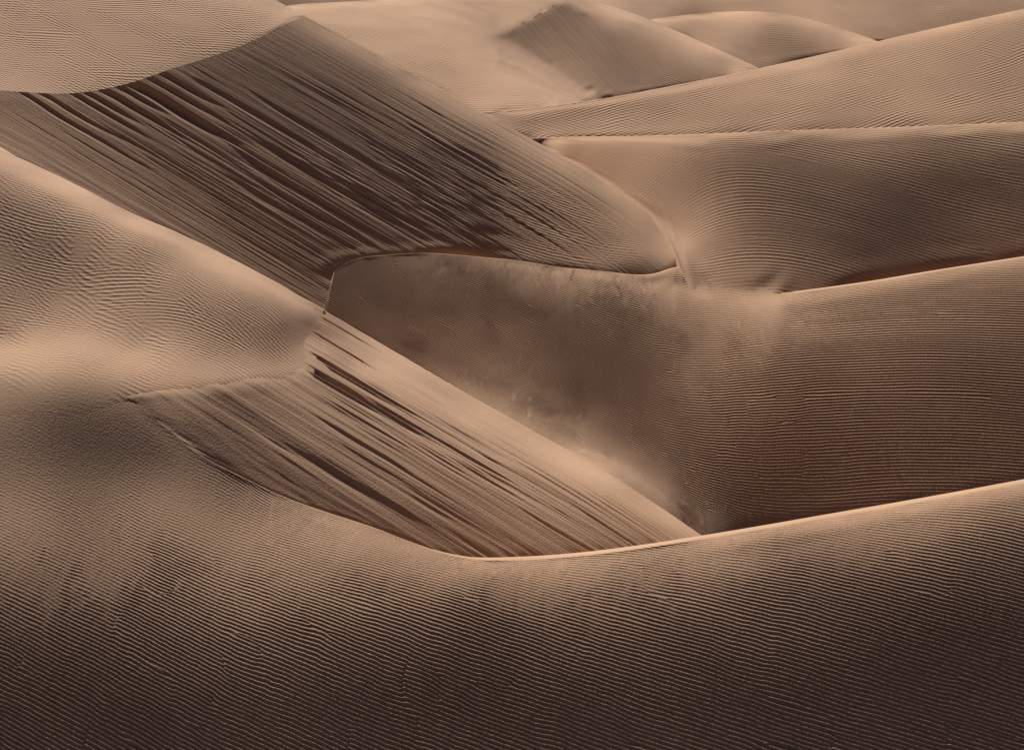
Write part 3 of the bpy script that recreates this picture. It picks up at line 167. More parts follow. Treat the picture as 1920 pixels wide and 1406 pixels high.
GRID['As'] = (10000, '''-53691,952944,210061 -49460,954182,207681 -45227,955684,205254 -40923,955932,202918 -36596,955723,200586 -32290,956209,198158 -27952,955878,195811 -23689,958648,193115 -19335,958351,190737 -14976,957826,188350 -10609,956503,186032 -6246,954599,183820 -1900,954687,181427 2454,955770,178924 6806,954785,176652 11131,951810,174672 15409,947383,172852 19673,943972,170737 23915,940735,168424 28026,933919,166480 32068,926742,164427 36048,919480,162160 39978,912432,159685 43743,903184,157602
-56983,940549,210091 -52684,940705,207770 -48374,940776,205444 -44057,940780,203099 -39731,940662,200730 -35399,940472,198348 -31075,940589,195927 -26745,940655,193508 -22403,940458,191103 -18050,939808,188719 -13694,938834,186353 -9344,937924,184009 -5001,937649,181639 -656,937433,179276 3688,936467,176985 8021,934828,174811 12333,932388,172712 16617,929387,170546 20874,926183,168259 25094,922502,165918 29250,917715,163585 33325,911763,161219 37317,904951,158829 41144,895807,156854
-60188,930308,208936 -55878,930047,206622 -51565,929767,204299 -47251,929496,201954 -42935,929218,199580 -38617,928906,197191 -34298,928623,194797 -29975,928258,192409 -25648,927770,190024 -21317,927115,187632 -16986,926350,185236 -12659,925684,182852 -8336,925323,180475 -4013,925058,178097 311,924075,175794 4629,922660,173574 8933,920759,171390 13215,918300,169161 17474,915534,166847 21704,912407,164479 25887,908478,162097 30003,903432,159706 34037,897313,157346 38000,890748,155096
-63456,922217,207858 -59168,921774,205542 -54883,921396,203210 -50597,920994,200865 -46310,920592,198493 -42022,920172,196110 -37733,919738,193726 -33442,919238,191348 -29148,918652,188971 -24853,917991,186581 -20560,917306,184180 -16270,916717,181786 -11984,916295,179409 -7697,915907,177039 -3410,915348,174673 877,914118,172419 5154,912486,170196 9415,910394,167935 13656,907910,165621 17870,905027,163277 22048,901518,160917 26175,897220,158526 30234,891902,156181 34288,887601,153699
-66712,914864,206934 -62471,914393,204610 -58234,914004,202272 -53995,913572,199924 -49754,913103,197559 -45511,912613,195185 -41269,912105,192812 -37025,911564,190443 -32780,910967,188072 -28535,910313,185691 -24291,909653,183299 -20051,909078,180912 -15814,908625,178541 -11577,908200,176175 -7339,907683,173806 -3101,907034,171471 1134,905661,169217 5358,903838,166943 9565,901616,164638 13751,898986,162322 17906,895814,159999 22021,891994,157653 26086,887527,155317 30162,884417,152778
-69954,908110,206174 -65769,907608,203852 -61592,907212,201513 -57413,906791,199165 -53230,906307,196809 -49046,905783,194448 -44861,905236,192089 -40676,904674,189732 -36491,904091,187371 -32306,903468,185002 -28122,902832,182625 -23941,902258,180254 -19763,901778,177894 -15586,901330,175537 -11408,900830,173176 -7230,900288,170832 -3052,899582,168494 1122,898072,166205 5284,896130,163910 9429,893784,161621 13549,890953,159338 17637,887564,157047 21686,883668,154765 25753,881435,152224
-73177,901822,205536 -69154,901285,203279 -65139,900853,201007 -61125,900419,198727 -57108,899951,196440 -53090,899452,194150 -49070,898926,191862 -45051,898378,189577 -41031,897819,187289 -37012,897244,184994 -32994,896652,182694 -28978,896083,180401 -24964,895565,178118 -20951,895082,175837 -16939,894598,173548 -12927,894120,171266 -8915,893586,168978 -4903,892938,166656 -893,891719,164366 3109,889913,162124 7096,887654,159901 11060,884904,157686 15002,881994,155443 18950,880412,152992
-76373,895804,204966 -72532,895197,202793 -68703,894724,200604 -64876,894259,198410 -61048,893788,196209 -57220,893306,194005 -53392,892813,191803 -49563,892305,189602 -45735,891779,187401 -41906,891236,185196 -38078,890683,182989 -34251,890134,180787 -30426,889606,178594 -26602,889093,176403 -22779,888587,174206 -18957,888106,172010 -15136,887618,169807 -11314,887064,167582 -7493,886443,165333 -3673,885750,163066 145,884303,160882 3952,882322,158737 7743,880051,156606 11533,878866,154305
-79543,890053,204468 -75892,889381,202385 -72253,888842,200286 -68618,888331,198183 -64985,887834,196076 -61353,887347,193967 -57722,886863,191857 -54091,886377,189748 -50461,885883,187638 -46830,885378,185529 -43200,884863,183418 -39571,884348,181311 -35942,883833,179209 -32315,883317,177109 -28688,882797,175007 -25062,882289,172907 -21437,881789,170802 -17813,881281,168686 -14190,880757,166558 -10567,880217,164421 -6945,879656,162272 -3324,879011,160117 295,877839,158031 3914,877838,155756
-82678,884409,203933 -79245,883635,201973 -75828,883035,199996 -72418,882481,198014 -69011,881961,196029 -65607,881465,194042 -62205,880985,192053 -58805,880516,190063 -55405,880053,188073 -52006,879591,186084 -48608,879127,184094 -45210,878660,182106 -41812,878188,180118 -38415,877709,178132 -35018,877222,176148 -31621,876727,174165 -28226,876231,172183 -24831,875740,170200 -21437,875261,168217 -18045,874802,166230 -14653,874362,164241 -11262,873930,162251 -7876,874016,160178 -4490,874875,157978
-85748,878523,203309 -82515,877784,201467 -79296,877174,199612 -76082,876610,197753 -72874,876086,195890 -69669,875594,194024 -66467,875128,192155 -63268,874682,190284 -60070,874252,188411 -56873,873833,186537 -53677,873421,184663 -50481,873014,182788 -47286,872606,180913 -44091,872196,179039 -40896,871779,177166 -37702,871354,175294 -34507,870917,173424 -31312,870471,171556 -28118,870019,169689 -24924,869568,167823 -21731,869130,165955 -18540,868718,164083 -15349,868338,162206 -12190,870215,159966
-88781,872740,202697 -85623,871995,200903 -82479,871367,199098 -79341,870781,197289 -76208,870236,195476 -73079,869727,193659 -69954,869249,191840 -66832,868799,190017 -63712,868371,188192 -60594,867962,186364 -57478,867569,184535 -54362,867189,182704 -51247,866816,180872 -48133,866447,179040 -45018,866078,177208 -41904,865704,175376 -38789,865320,173547 -35674,864923,171719 -32558,864510,169893 -29442,864082,168071 -26327,863647,166249 -23212,863217,164428 -20102,862972,162577 -17023,864302,160471
-91803,867310,202232 -88709,866580,200476 -85628,865948,198711 -82552,865348,196943 -79480,864785,195172 -76414,864256,193397 -73351,863761,191619 -70292,863295,189838 -67236,862858,188053 -64183,862445,186266 -61131,862054,184476 -58081,861683,182683 -55032,861328,180889 -51984,860985,179093 -48937,860650,177295 -45889,860318,175497 -42841,859983,173700 -39793,859639,171903 -36744,859279,170109 -33694,858898,168319 -30644,858495,166532 -27593,858073,164748 -24543,857638,162967 -21525,858486,160978
-94828,862347,201928 -91787,861601,200209 -88760,860966,198478 -85738,860358,196746 -82720,859780,195010 -79707,859233,193272 -76699,858719,191531 -73694,858235,189786 -70692,857780,188039 -67694,857353,186288 -64698,856953,184533 -61704,856577,182776 -58712,856223,181016 -55721,855889,179253 -52731,855571,177488 -49742,855265,175720 -46753,854966,173952 -43764,854668,172183 -40773,854362,170416 -37782,854040,168650 -34790,853693,166889 -31797,853318,165132 -28809,853077,163354 -25863,854272,161342
-97854,857762,201761 -94854,857005,200070 -91869,856358,198368 -88889,855738,196664 -85914,855147,194958 -82943,854584,193249 -79977,854051,191538 -77014,853547,189823 -74055,853073,188105 -71100,852627,186385 -68147,852209,184660 -65197,851818,182933 -62250,851453,181202 -59304,851113,179467 -56360,850795,177730 -53417,850498,175989 -50475,850217,174246 -47533,849949,172500 -44590,849685,170754 -41647,849417,169008 -38703,849132,167264 -35757,848819,165525 -32810,848478,163790 -29936,850208,161718
-100890,853613,201745 -97899,852830,200066 -94924,852161,198376 -91955,851521,196683 -88991,850911,194988 -86031,850329,193290 -83076,849775,191590 -80125,849250,189887 -77178,848753,188181 -74235,848285,186472 -71295,847845,184760 -68357,847433,183044 -65423,847049,181325 -62491,846692,179602 -59561,846362,177875 -56632,846057,176144 -53705,845777,174410 -50779,845517,172673 -47853,845274,170932 -44927,845041,169190 -42000,844807,167447 -39072,844556,165707 -36143,844309,163965 -33279,845706,161955
-103936,849855,201885 -100936,849017,200213 -97961,848352,198522 -94988,847698,196831 -92021,847072,195138 -89059,846472,193443 -86101,845897,191745 -83147,845351,190045 -80198,844831,188343 -77252,844341,186637 -74310,843878,184928 -71371,843442,183216 -68435,843035,181500 -65502,842655,179781 -62571,842305,178058 -59642,841983,176330 -56715,841690,174598 -53790,841424,172862 -50866,841184,171122 -47942,840966,169378 -45018,840762,167631 -42093,840561,165883 -39167,840344,164137 -36307,841675,162137
-106995,846496,202233 -103941,845622,200535 -100916,844967,198813 -97892,844305,197093 -94873,843666,195371 -91859,843051,193648 -88850,842459,191923 -85844,841891,190196 -82843,841347,188467 -79845,840831,186735 -76851,840343,185000 -73861,839882,183261 -70874,839449,181520 -67890,839044,179774 -64909,838669,178025 -61930,838325,176271 -58953,838014,174512 -55979,837734,172748 -53005,837485,170980 -50034,837266,169206 -47062,837075,167427 -44091,836901,165645 -41118,836726,163862 -38210,837995,161841
-110069,843494,202747 -106944,842601,201011 -103852,841941,199249 -100760,841263,197491 -97672,840604,195732 -94589,839973,193971 -91512,839370,192207 -88439,838789,190442 -85370,838230,188675 -82304,837694,186905 -79243,837184,185133 -76185,836701,183358 -73130,836244,181580 -70078,835815,179798 -67029,835415,178012 -63983,835047,176222 -60940,834713,174427 -57899,834414,172626 -54860,834151,170820 -51822,833923,169007 -48786,833732,167188 -45751,833573,165364 -42715,833435,163535 -39730,834393,161523
-113118,840498,203282 -109915,839628,201494 -106737,838926,199689 -103560,838220,197886 -100389,837531,196082 -97223,836873,194276 -94064,836252,192466 -90909,835660,190654 -87759,835091,188840 -84613,834543,187024 -81470,834019,185205 -78331,833520,183384 -75196,833046,181560 -72063,832599,179732 -68933,832179,177901 -65807,831792,176065 -62683,831438,174225 -59562,831122,172378 -56443,830842,170526 -53326,830602,168667 -50210,830405,166801 -47096,830253,164926 -43983,830141,163044 -40899,830656,161056
-116165,837668,203838 -112872,836740,202009 -109605,835973,200163 -106344,835230,198316 -103087,834502,196469 -99837,833806,194619 -96596,833157,192765 -93360,832549,190907 -90130,831969,189047 -86904,831413,187184 -83681,830877,185319 -80462,830367,183451 -77247,829884,181580 -74034,829424,179707 -70825,828994,177829 -67619,828593,175947 -64415,828226,174061 -61215,827896,172168 -58016,827601,170270 -54820,827344,168366 -51625,827134,166453 -48433,826977,164531 -45242,826886,162598 -42038,826564,160701
-119188,834850,204438 -115782,833849,202556 -112412,833069,200650 -109043,832285,198747 -105679,831509,196844 -102322,830764,194940 -98975,830074,193030 -95636,829438,191115 -92303,828841,189196 -88975,828270,187274 -85651,827724,185349 -82331,827203,183422 -79014,826710,181492 -75701,826244,179558 -72392,825809,177620 -69085,825403,175678 -65781,825032,173731 -62480,824695,171778 -59181,824392,169820 -55884,824123,167856 -52588,823900,165884 -49295,823736,163901 -46005,823653,161904 -42709,823497,159918
-122190,832055,205076 -118656,831022,203123 -115155,830191,201148 -111658,829365,199176 -108165,828538,197205 -104677,827732,195235 -101201,826990,193258 -97736,826316,191273 -94279,825694,189283 -90828,825106,187290 -87382,824545,185294 -83939,824012,183295 -80501,823509,181292 -77066,823039,179285 -73635,822603,177273 -70208,822203,175256 -66784,821837,173234 -63361,821503,171206 -59941,821199,169174 -56522,820925,167136 -53104,820694,165091 -49689,820521,163035 -46278,820450,160960 -42851,820139,158926
-125190,829411,205741 -121515,828319,203715 -117871,827394,201673 -114234,826498,199630 -110603,825611,197588 -106977,824736,195547 -103364,823931,193500 -99765,823212,191444 -96177,822560,189380 -92595,821950,187312 -89019,821372,185240 -85447,820826,183164 -81880,820315,181085 -78317,819842,179000 -74759,819409,176909 -71205,819022,174812 -67654,818672,172709 -64104,818352,170601 -60556,818056,168488 -57008,817781,166371 -53462,817542,164248 -49917,817358,162114 -46377,817293,159960 -42827,817098,157825
-128183,826871,206443 -124361,825683,204348 -120578,824715,202231 -116798,823734,200119 -113025,822770,198008 -109258,821814,195899 -105505,820925,193784 -101769,820145,191656 -98048,819459,189519 -94335,818829,187375 -90628,818234,185227 -86926,817673,183075 -83230,817153,180918 -79539,816676,178756 -75852,816248,176586 -72172,815881,174407 -68494,815558,172220 -64818,815262,170029 -61142,814987,167834 -57465,814718,165636 -53791,814517,163427 -50114,814286,161221 -46442,814191,158991 -42748,813722,156825
-131178,824495,207182 -128331,823537,205638 -125516,822759,204076 -122709,822012,202512 -119903,821257,200951 -117101,820501,199391 -114301,819751,197833 -111506,819004,196276 -108715,818278,194718 -105935,817611,193154 -103167,817020,191581 -100410,816497,190000 -97659,816018,188415 -94912,815568,186825 -92168,815136,185234 -89427,814722,183641 -86689,814328,182045 -83954,813958,180446 -81222,813617,178843 -78494,813305,177236 -75768,813025,175624 -73047,812799,174003 -70327,812599,172378 -67615,812492,170738
-134200,822415,207949 -131662,821443,206599 -129162,820687,205226 -126671,819967,203850 -124185,819273,202474 -121703,818581,201098 -119223,817887,199724 -116745,817192,198352 -114269,816495,196982 -111796,815800,195612 -109329,815127,194242 -106870,814505,192866 -104422,813951,191482 -101984,813466,190090 -99555,813034,188691 -97130,812639,187288 -94708,812263,185883 -92288,811895,184477 -89870,811541,183069 -87454,811205,181659 -85041,810888,180246 -82631,810598,178830 -80233,810434,177394 -77838,810302,175953
-137247,820608,208771 -134885,819597,207538 -132567,818836,206279 -130257,818103,205018 -127955,817404,203756 -125659,816731,202491 -123367,816068,201227 -121077,815404,199964 -118788,814739,198702 -116502,814069,197443 -114217,813395,196185 -111934,812720,194929 -109656,812067,193671 -107387,811459,192409 -105128,810919,191139 -102880,810452,189860 -100641,810048,188573 -98409,809688,187280 -96180,809357,185983 -93952,809030,184686 -91725,808708,183389 -89500,808402,182090 -87287,808201,180775 -85065,807918,179472
-140325,819093,209640 -138428,818096,208691 -136598,817481,207700 -134766,816842,206714 -132939,816223,205726 -131117,815625,204737 -129300,815048,203746 -127487,814489,202754 -125678,813942,201762 -123871,813400,200770 -122066,812859,199779 -120262,812315,198789 -118459,811769,197800 -116656,811217,196813 -114855,810662,195827 -113054,810101,194843 -111256,809549,193858 -109461,809009,192873 -107673,808507,191884 -105891,808050,190889 -104119,807653,189887 -102369,807423,188863 -100624,807240,187832 -98872,806991,186810
-143397,817626,210551 -141806,816826,209748 -140246,816190,208929 -138696,815608,208104 -137153,815054,207277 -135612,814507,206450 -134074,813972,205622 -132540,813448,204794 -131009,812937,203965 -129481,812441,203135 -127957,811956,202305 -126435,811478,201474 -124914,811003,200643 -123394,810530,199813 -121876,810057,198984 -120359,809584,198156 -118842,809106,197328 -117326,808624,196502 -115810,808138,195677 -114295,807646,194854 -112780,807152,194031 -111285,806789,193192 -109783,806375,192360 -108286,805987,191526''')
GRID['D'] = (10000, '''-41024,833160,162657 -41051,832779,162523 -41087,832239,162342 -41127,831615,162137 -41171,830941,161913 -41217,830200,161680 -41264,829421,161435 -41314,828612,161180 -41366,827775,160916 -41419,826913,160644 -41473,826029,160365 -41529,825124,160079 -41586,824200,159787 -41644,823257,159490 -41703,822297,159188 -41763,821321,158882 -41823,820329,158571 -41885,819323,158256 -41947,818304,157937 -42009,817271,157615 -42073,816226,157290 -42137,815168,156961 -42202,814116,156627 -42280,813275,156250
-40015,835427,162982 -40042,835073,162816 -40073,834449,162609 -40107,833718,162377 -40144,832928,162125 -40184,832087,161857 -40226,831208,161575 -40269,830292,161281 -40314,829347,160977 -40361,828374,160665 -40408,827376,160344 -40457,826356,160015 -40507,825313,159680 -40557,824251,159338 -40609,823168,158991 -40661,822068,158639 -40714,820950,158282 -40767,819816,157921 -40821,818665,157556 -40876,817499,157187 -40930,816317,156814 -40986,815121,156439 -41041,813914,156059 -41111,812957,155631
-38771,838171,163376 -38796,837778,163181 -38823,837086,162938 -38851,836253,162669 -38882,835348,162376 -38915,834384,162066 -38950,833377,161739 -38986,832331,161399 -39023,831251,161047 -39061,830141,160685 -39101,829003,160313 -39141,827840,159932 -39183,826653,159544 -39225,825443,159149 -39267,824212,158747 -39311,822959,158340 -39354,821687,157927 -39398,820395,157510 -39443,819083,157088 -39487,817753,156663 -39532,816405,156234 -39577,815039,155801 -39623,813662,155365 -39684,812587,154869
-37397,840950,163680 -37419,840506,163459 -37440,839697,163187 -37462,838752,162882 -37486,837724,162551 -37512,836635,162198 -37539,835495,161828 -37568,834314,161442 -37598,833098,161043 -37629,831848,160631 -37660,830569,160209 -37693,829263,159776 -37726,827930,159336 -37759,826573,158887 -37793,825192,158431 -37828,823787,157969 -37863,822359,157502 -37898,820909,157029 -37933,819436,156552 -37968,817940,156071 -38003,816422,155586 -38038,814884,155098 -38074,813337,154606 -38118,811963,154076
-35765,843716,163811 -35779,843132,163578 -35793,842189,163280 -35809,841125,162941 -35827,839975,162571 -35846,838757,162178 -35867,837487,161764 -35888,836171,161334 -35910,834815,160888 -35933,833425,160428 -35957,832004,159956 -35981,830554,159474 -36006,829077,158981 -36032,827574,158480 -36057,826044,157971 -36083,824488,157456 -36109,822905,156935 -36135,821296,156408 -36161,819660,155877 -36187,817997,155343 -36212,816307,154805 -36238,814589,154265 -36262,812844,153723 -36298,811327,153133
-33731,846109,163841 -33746,845569,163566 -33761,844658,163213 -33771,843472,162838 -33782,842191,162429 -33794,840838,161993 -33807,839426,161535 -33820,837966,161058 -33835,836465,160563 -33850,834927,160054 -33866,833357,159531 -33882,831756,158996 -33899,830127,158451 -33916,828470,157895 -33933,826784,157332 -33950,825069,156761 -33967,823323,156184 -33984,821545,155603 -34001,819735,155017 -34017,817891,154429 -34032,816010,153838 -34047,814096,153246 -34061,812151,152653 -34093,810620,151977
-31325,848910,163614 -31329,848113,163343 -31334,846987,162974 -31338,845673,162562 -31343,844259,162112 -31348,842767,161633 -31354,841212,161130 -31360,839606,160605 -31367,837956,160061 -31375,836268,159501 -31383,834547,158926 -31391,832793,158338 -31400,831008,157738 -31409,829194,157127 -31418,827347,156508 -31426,825468,155882 -31434,823553,155250 -31442,821601,154613 -31449,819608,153973 -31456,817575,153331 -31461,815500,152688 -31466,813383,152044 -31469,811227,151400 -31485,809351,150698
-28395,851622,163409 -28399,850854,163090 -28397,849562,162688 -28395,848104,162231 -28393,846534,161733 -28391,844879,161203 -28390,843159,160645 -28389,841386,160063 -28388,839566,159461 -28388,837706,158840 -28388,835809,158203 -28388,833877,157551 -28388,831912,156887 -28388,829913,156212 -28388,827877,155528 -28388,825803,154836 -28387,823688,154139 -28385,821529,153438 -28383,819326,152735 -28379,817074,152030 -28375,814778,151323 -28370,812439,150617 -28364,810065,149909 -28366,807915,149153
-23650,855422,163105 -23652,854652,162717 -23644,853191,162249 -23633,851499,161722 -23623,849685,161148 -23612,847785,160534 -23602,845816,159889 -23592,843788,159215 -23581,841714,158517 -23571,839597,157798 -23561,837440,157061 -23551,835243,156307 -23541,833006,155540 -23530,830727,154762 -23519,828402,153975 -23507,826030,153181 -23495,823606,152382 -23481,821128,151579 -23467,818594,150776 -23451,815999,149973 -23433,813344,149172 -23415,810625,148374 -23395,807848,147580 -23381,805283,146739
-18852,858713,162603 -18842,857481,162226 -18828,855803,161705 -18813,853920,161111 -18797,851905,160463 -18781,849794,159772 -18765,847612,159044 -18749,845373,158284 -18732,843086,157496 -18716,840755,156684 -18700,838380,155852 -18683,835960,155003 -18666,833491,154140 -18648,830969,153266 -18629,828389,152384 -18610,825747,151496 -18589,823036,150606 -18567,820250,149717 -18544,817383,148830 -18519,814430,147949 -18492,811382,147076 -18463,808235,146214 -18432,804987,145365 -18405,801933,144471
-14000,860933,161948 -13987,859528,161543 -13971,857637,160980 -13952,855537,160335 -13933,853314,159627 -13914,851007,158869 -13894,848636,158068 -13874,846214,157231 -13855,843749,156363 -13835,841239,155469 -13815,838683,154552 -13794,836075,153618 -13773,833408,152669 -13751,830676,151712 -13728,827869,150748 -13704,824978,149782 -13678,821992,148817 -13651,818902,147859 -13623,815700,146909 -13592,812373,145973 -13560,808908,145054 -13525,805290,144157 -13487,801502,143288 -13451,797855,142386
-9121,862949,161182 -9107,861341,160758 -9089,859208,160163 -9069,856867,159477 -9048,854412,158720 -9028,851896,157905 -9007,849336,157040 -8985,846738,156133 -8964,844106,155191 -8942,841434,154219 -8920,838712,153224 -8898,835931,152211 -8875,833078,151186 -8851,830142,150152 -8826,827112,149116 -8800,823971,148082 -8773,820710,147054 -8745,817313,146038 -8715,813765,145039 -8683,810046,144063 -8649,806128,143118 -8612,801991,142209 -8573,797597,141348 -8534,793210,140483
-4219,865407,160343 -4211,863500,159919 -4199,860982,159319 -4187,858342,158606 -4175,855625,157812 -4163,852877,156949 -4151,850111,156028 -4139,847333,155059 -4126,844536,154050 -4114,841703,153008 -4101,838813,151943 -4088,835851,150860 -4075,832802,149767 -4061,829654,148668 -4047,826390,147569 -4032,823002,146475 -4016,819474,145392 -3999,815784,144326 -3982,811910,143283 -3964,807819,142274 -3944,803460,141311 -3923,798785,140406 -3899,793696,139583 -3875,788403,138803
712,868578,159337 710,866425,158905 707,863322,158337 705,860239,157624 703,857158,156812 701,854105,155918 698,851082,154955 696,848084,153935 694,845087,152870 692,842058,151769 689,838972,150643 687,835809,149501 685,832550,148348 682,829181,147191 680,825691,146035 677,822078,144884 674,818320,143744 671,814399,142623 668,810266,141531 665,805875,140482 661,801126,139499 657,795906,138608 652,790024,137853 647,783511,137235
5679,871611,158129 5664,869210,157695 5642,865628,157148 5621,862102,156443 5600,858650,155623 5580,855286,154707 5560,852000,153712 5541,848765,152654 5522,845547,151545 5503,842312,150397 5484,839031,149221 5464,835676,148027 5444,832227,146822 5423,828671,145612 5401,825012,144399 5379,821238,143189 5356,817334,141989 5332,813257,140809 5306,808962,139660 5278,804367,138564 5248,799327,137553 5213,793613,136678 5171,786855,136024 5124,779417,135524
10657,872546,157119 10631,870242,156641 10591,866731,156037 10550,863179,155283 10510,859643,154415 10472,856164,153452 10433,852744,152410 10396,849362,151304 10359,845995,150147 10321,842609,148949 10284,839178,147723 10245,835680,146476 10206,832101,145214 10165,828433,143945 10124,824669,142671 10081,820797,141399 10036,816792,140136 9990,812618,138893 9940,808218,137684 9887,803487,136534 9827,798218,135490 9756,792080,134626 9669,784593,134054 9567,775880,133758
15684,875623,156105 15634,872660,155827 15570,868867,155303 15509,865205,154547 15449,861550,153631 15390,857940,152596 15332,854382,151479 15275,850857,150297 15218,847337,149062 15160,843792,147786 15103,840204,146479 15044,836559,145148 14984,832845,143800 14923,829051,142440 14860,825168,141075 14795,821178,139710 14728,817056,138355 14658,812758,137020 14583,808208,135726 14502,803254,134506 14408,797635,133421 14294,790905,132573 14145,782257,132145 13946,770838,132342
20737,878346,155186 20685,875965,154902 20583,871360,154538 20494,867328,153819 20410,863439,152869 20327,859620,151770 20247,855886,150579 20168,852197,149318 20090,848522,148000 20011,844831,146637 19932,841106,145240 19852,837331,143816 19771,833494,142372 19688,829583,140915 19603,825583,139451 19515,821470,137988 19424,817211,136538 19329,812754,135113 19226,808009,133736 19113,802811,132446 18982,796844,131315 18816,789443,130496 18583,779224,130304 18212,763218,131423
25803,880335,154285 25727,877541,154022 25602,873004,153580 25483,868668,152836 25371,864513,151846 25263,860473,150696 25158,856545,149447 25056,852689,148119 24955,848868,146729 24854,845050,145288 24753,841206,143810 24651,837319,142303 24548,833371,140775 24442,829347,139233 24333,825218,137686 24221,820958,136145 24104,816541,134618 23981,811926,133117 23850,807040,131662 23707,801730,130289 23539,795584,129093 23321,787754,128269 22981,775798,128374 22404,755874,130315
30841,880875,153698 30760,878336,153338 30643,874712,152669 30490,870022,151899 30344,865523,150877 30206,861220,149676 30073,857061,148367 29945,853010,146970 29819,849009,145505 29694,845020,143987 29568,841012,142429 29441,836963,140840 29313,832856,139228 29181,828662,137605 29045,824351,135979 28906,819911,134359 28761,815345,132746 28612,810628,131150 28455,805699,129589 28283,800339,128112 28080,794109,126823 27816,786145,125922 27421,774510,125866 26865,758307,126899
35980,883882,153665 35888,881403,153215 35764,878058,152389 35575,873066,151545 35381,867933,150497 35201,863131,149241 35032,858580,147856 34871,854198,146368 34713,849903,144804 34557,845632,143181 34401,841342,141517 34243,837012,139821 34083,832626,138101 33920,828161,136366 33754,823609,134624 33585,818979,132877 33413,814272,131128 33236,809462,129385 33052,804450,127675 32850,799025,126047 32618,792856,124581 32331,785352,123420 31939,775302,122858 31444,762770,122909
41215,888446,154433 41104,885808,153901 40953,882228,152965 40779,878098,151806 40516,872032,150733 40265,866206,149465 40042,860964,148005 39837,856086,146406 39640,851380,144711 39446,846725,142951 39252,842055,141147 39056,837347,139309 38858,832590,137445 38659,827793,135560 38459,822968,133654 38258,818120,131732 38055,813245,129797 37850,808303,127862 37637,803191,125952 37409,797754,124106 37154,791760,122381 36855,784807,120880 36474,776135,119791 36040,766334,118998
46164,886105,153827 46048,883637,153221 45888,880228,152195 45680,875838,151011 45367,869432,149925 45089,863649,148573 44841,858433,147028 44610,853532,145349 44386,848752,143581 44164,843999,141752 43941,839228,139877 43717,834426,137966 43493,829602,136024 43269,824780,134050 43046,819973,132047 42824,815184,130018 42602,810397,127970 42378,805550,125918 42146,800560,123885 41901,795319,121899 41634,789673,120001 41332,783341,118262 40968,775852,116806 40574,767801,115506
51012,882379,153081 50896,880135,152462 50735,877007,151420 50478,872181,150347 50157,866222,149225 49865,860749,147861 49598,855689,146330 49348,850891,144675 49105,846228,142929 48867,841620,141115 48631,837040,139248 48395,832464,137337 48160,827884,135390 47926,823315,133409 47693,818773,131395 47463,814266,129349 47235,809781,127278 47005,805275,125193 46771,800698,123109 46531,795998,121040 46279,791104,119007 46008,785895,117042 45705,780127,115209 45375,773897,113494
55891,879889,152802 55771,877768,152197 55602,874772,151182 55339,870261,150109 54993,864431,149025 54679,859058,147705 54389,854063,146227 54117,849337,144624 53858,844789,142923 53607,840359,141145 53361,836005,139303 53118,831693,137410 52877,827392,135478 52636,823105,133509 52398,818844,131507 52162,814620,129471 51930,810433,127405 51698,806258,125317 51465,802066,123215 51230,797831,121108 50990,793523,119006 50743,789107,116919 50485,784525,114864 50229,779952,112804
60670,876132,151907 60545,874102,151232 60319,870526,150317 59967,865090,149454 59640,859999,148333 59335,855199,147023 59048,850636,145582 58775,846261,144031 58513,842033,142390 58259,837915,140673 58012,833879,138892 57768,829889,137059 57527,825920,135184 57287,821971,133272 57049,818048,131325 56814,814164,129343 56583,810318,127329 56353,806494,125289 56124,802675,123230 55894,798845,121156 55662,794980,119075 55427,791069,116993 55188,787105,114913 54961,783299,112787
65501,873559,150735 65183,869105,150373 64821,863978,149701 64524,859689,148676 64233,855450,147496 63948,851274,146194 63672,847199,144786 63405,843222,143287 63145,839336,141709 62892,835530,140061 62645,831788,138354 62401,828082,136597 62159,824400,134798 61919,820743,132961 61683,817120,131086 61450,813535,129177 61220,809988,127235 60992,806467,125266 60765,802958,123274 60539,799445,121265 60310,795901,119248 60079,792324,117224 59846,788716,115195 59624,785253,113121
70500,871243,151270 70214,867498,150783 69875,863015,150009 69580,859047,148945 69286,855049,147748 68993,851063,146440 68706,847121,145039 68424,843233,143555 68148,839404,141998 67878,835639,140375 67613,831933,138694 67352,828269,136964 67095,824640,135189 66841,821048,133373 66592,817499,131518 66346,813999,129626 66105,810544,127701 65867,807123,125745 65631,803720,123766 65395,800322,121767 65158,796902,119756 64918,793456,117737 64677,789983,115711 64445,786620,113649
76420,870665,152106 76136,867214,151573 75801,863109,150739 75508,859445,149630 75209,855692,148396 74909,851900,147061 74610,848099,145642 74311,844295,144149 74014,840500,142594 73720,836726,140981 73430,832986,139314 73143,829281,137600 72861,825611,135841 72583,821988,134041 72310,818416,132200 72042,814904,130321 71780,811449,128405 71523,808039,126457 71268,804655,124483 71014,801280,122489 70760,797902,120479 70505,794509,118457 70249,791100,116427 70013,787916,114331
82420,871061,152896 82106,867524,152378 81759,863579,151518 81455,860041,150389 81147,856430,149132 80838,852793,147772 80528,849134,146328 80217,845446,144816 79905,841731,143247 79592,838000,141627 79280,834265,139961 78969,830538,138252 78660,826832,136502 78356,823161,134713 78057,819539,132885 77763,815972,131019 77476,812468,129116 77194,809018,127179 76917,805605,125215 76641,802209,123229 76365,798813,121226 76090,795411,119210 75813,792000,117183 75556,788783,115099
88506,872279,153593 88131,868376,153135 87765,864482,152265 87441,860961,151132 87111,857361,149872 86782,853740,148509 86453,850109,147059 86124,846472,145537 85796,842822,143956 85467,839156,142323 85138,835479,140645 84809,831800,138926 84481,828118,137170 84154,824443,135381 83830,820792,133558 83510,817177,131701 83196,813612,129810 82887,810098,127886 82583,806626,125935 82282,803179,123960 81983,799742,121966 81683,796306,119959 81384,792865,117939 81096,789535,115882
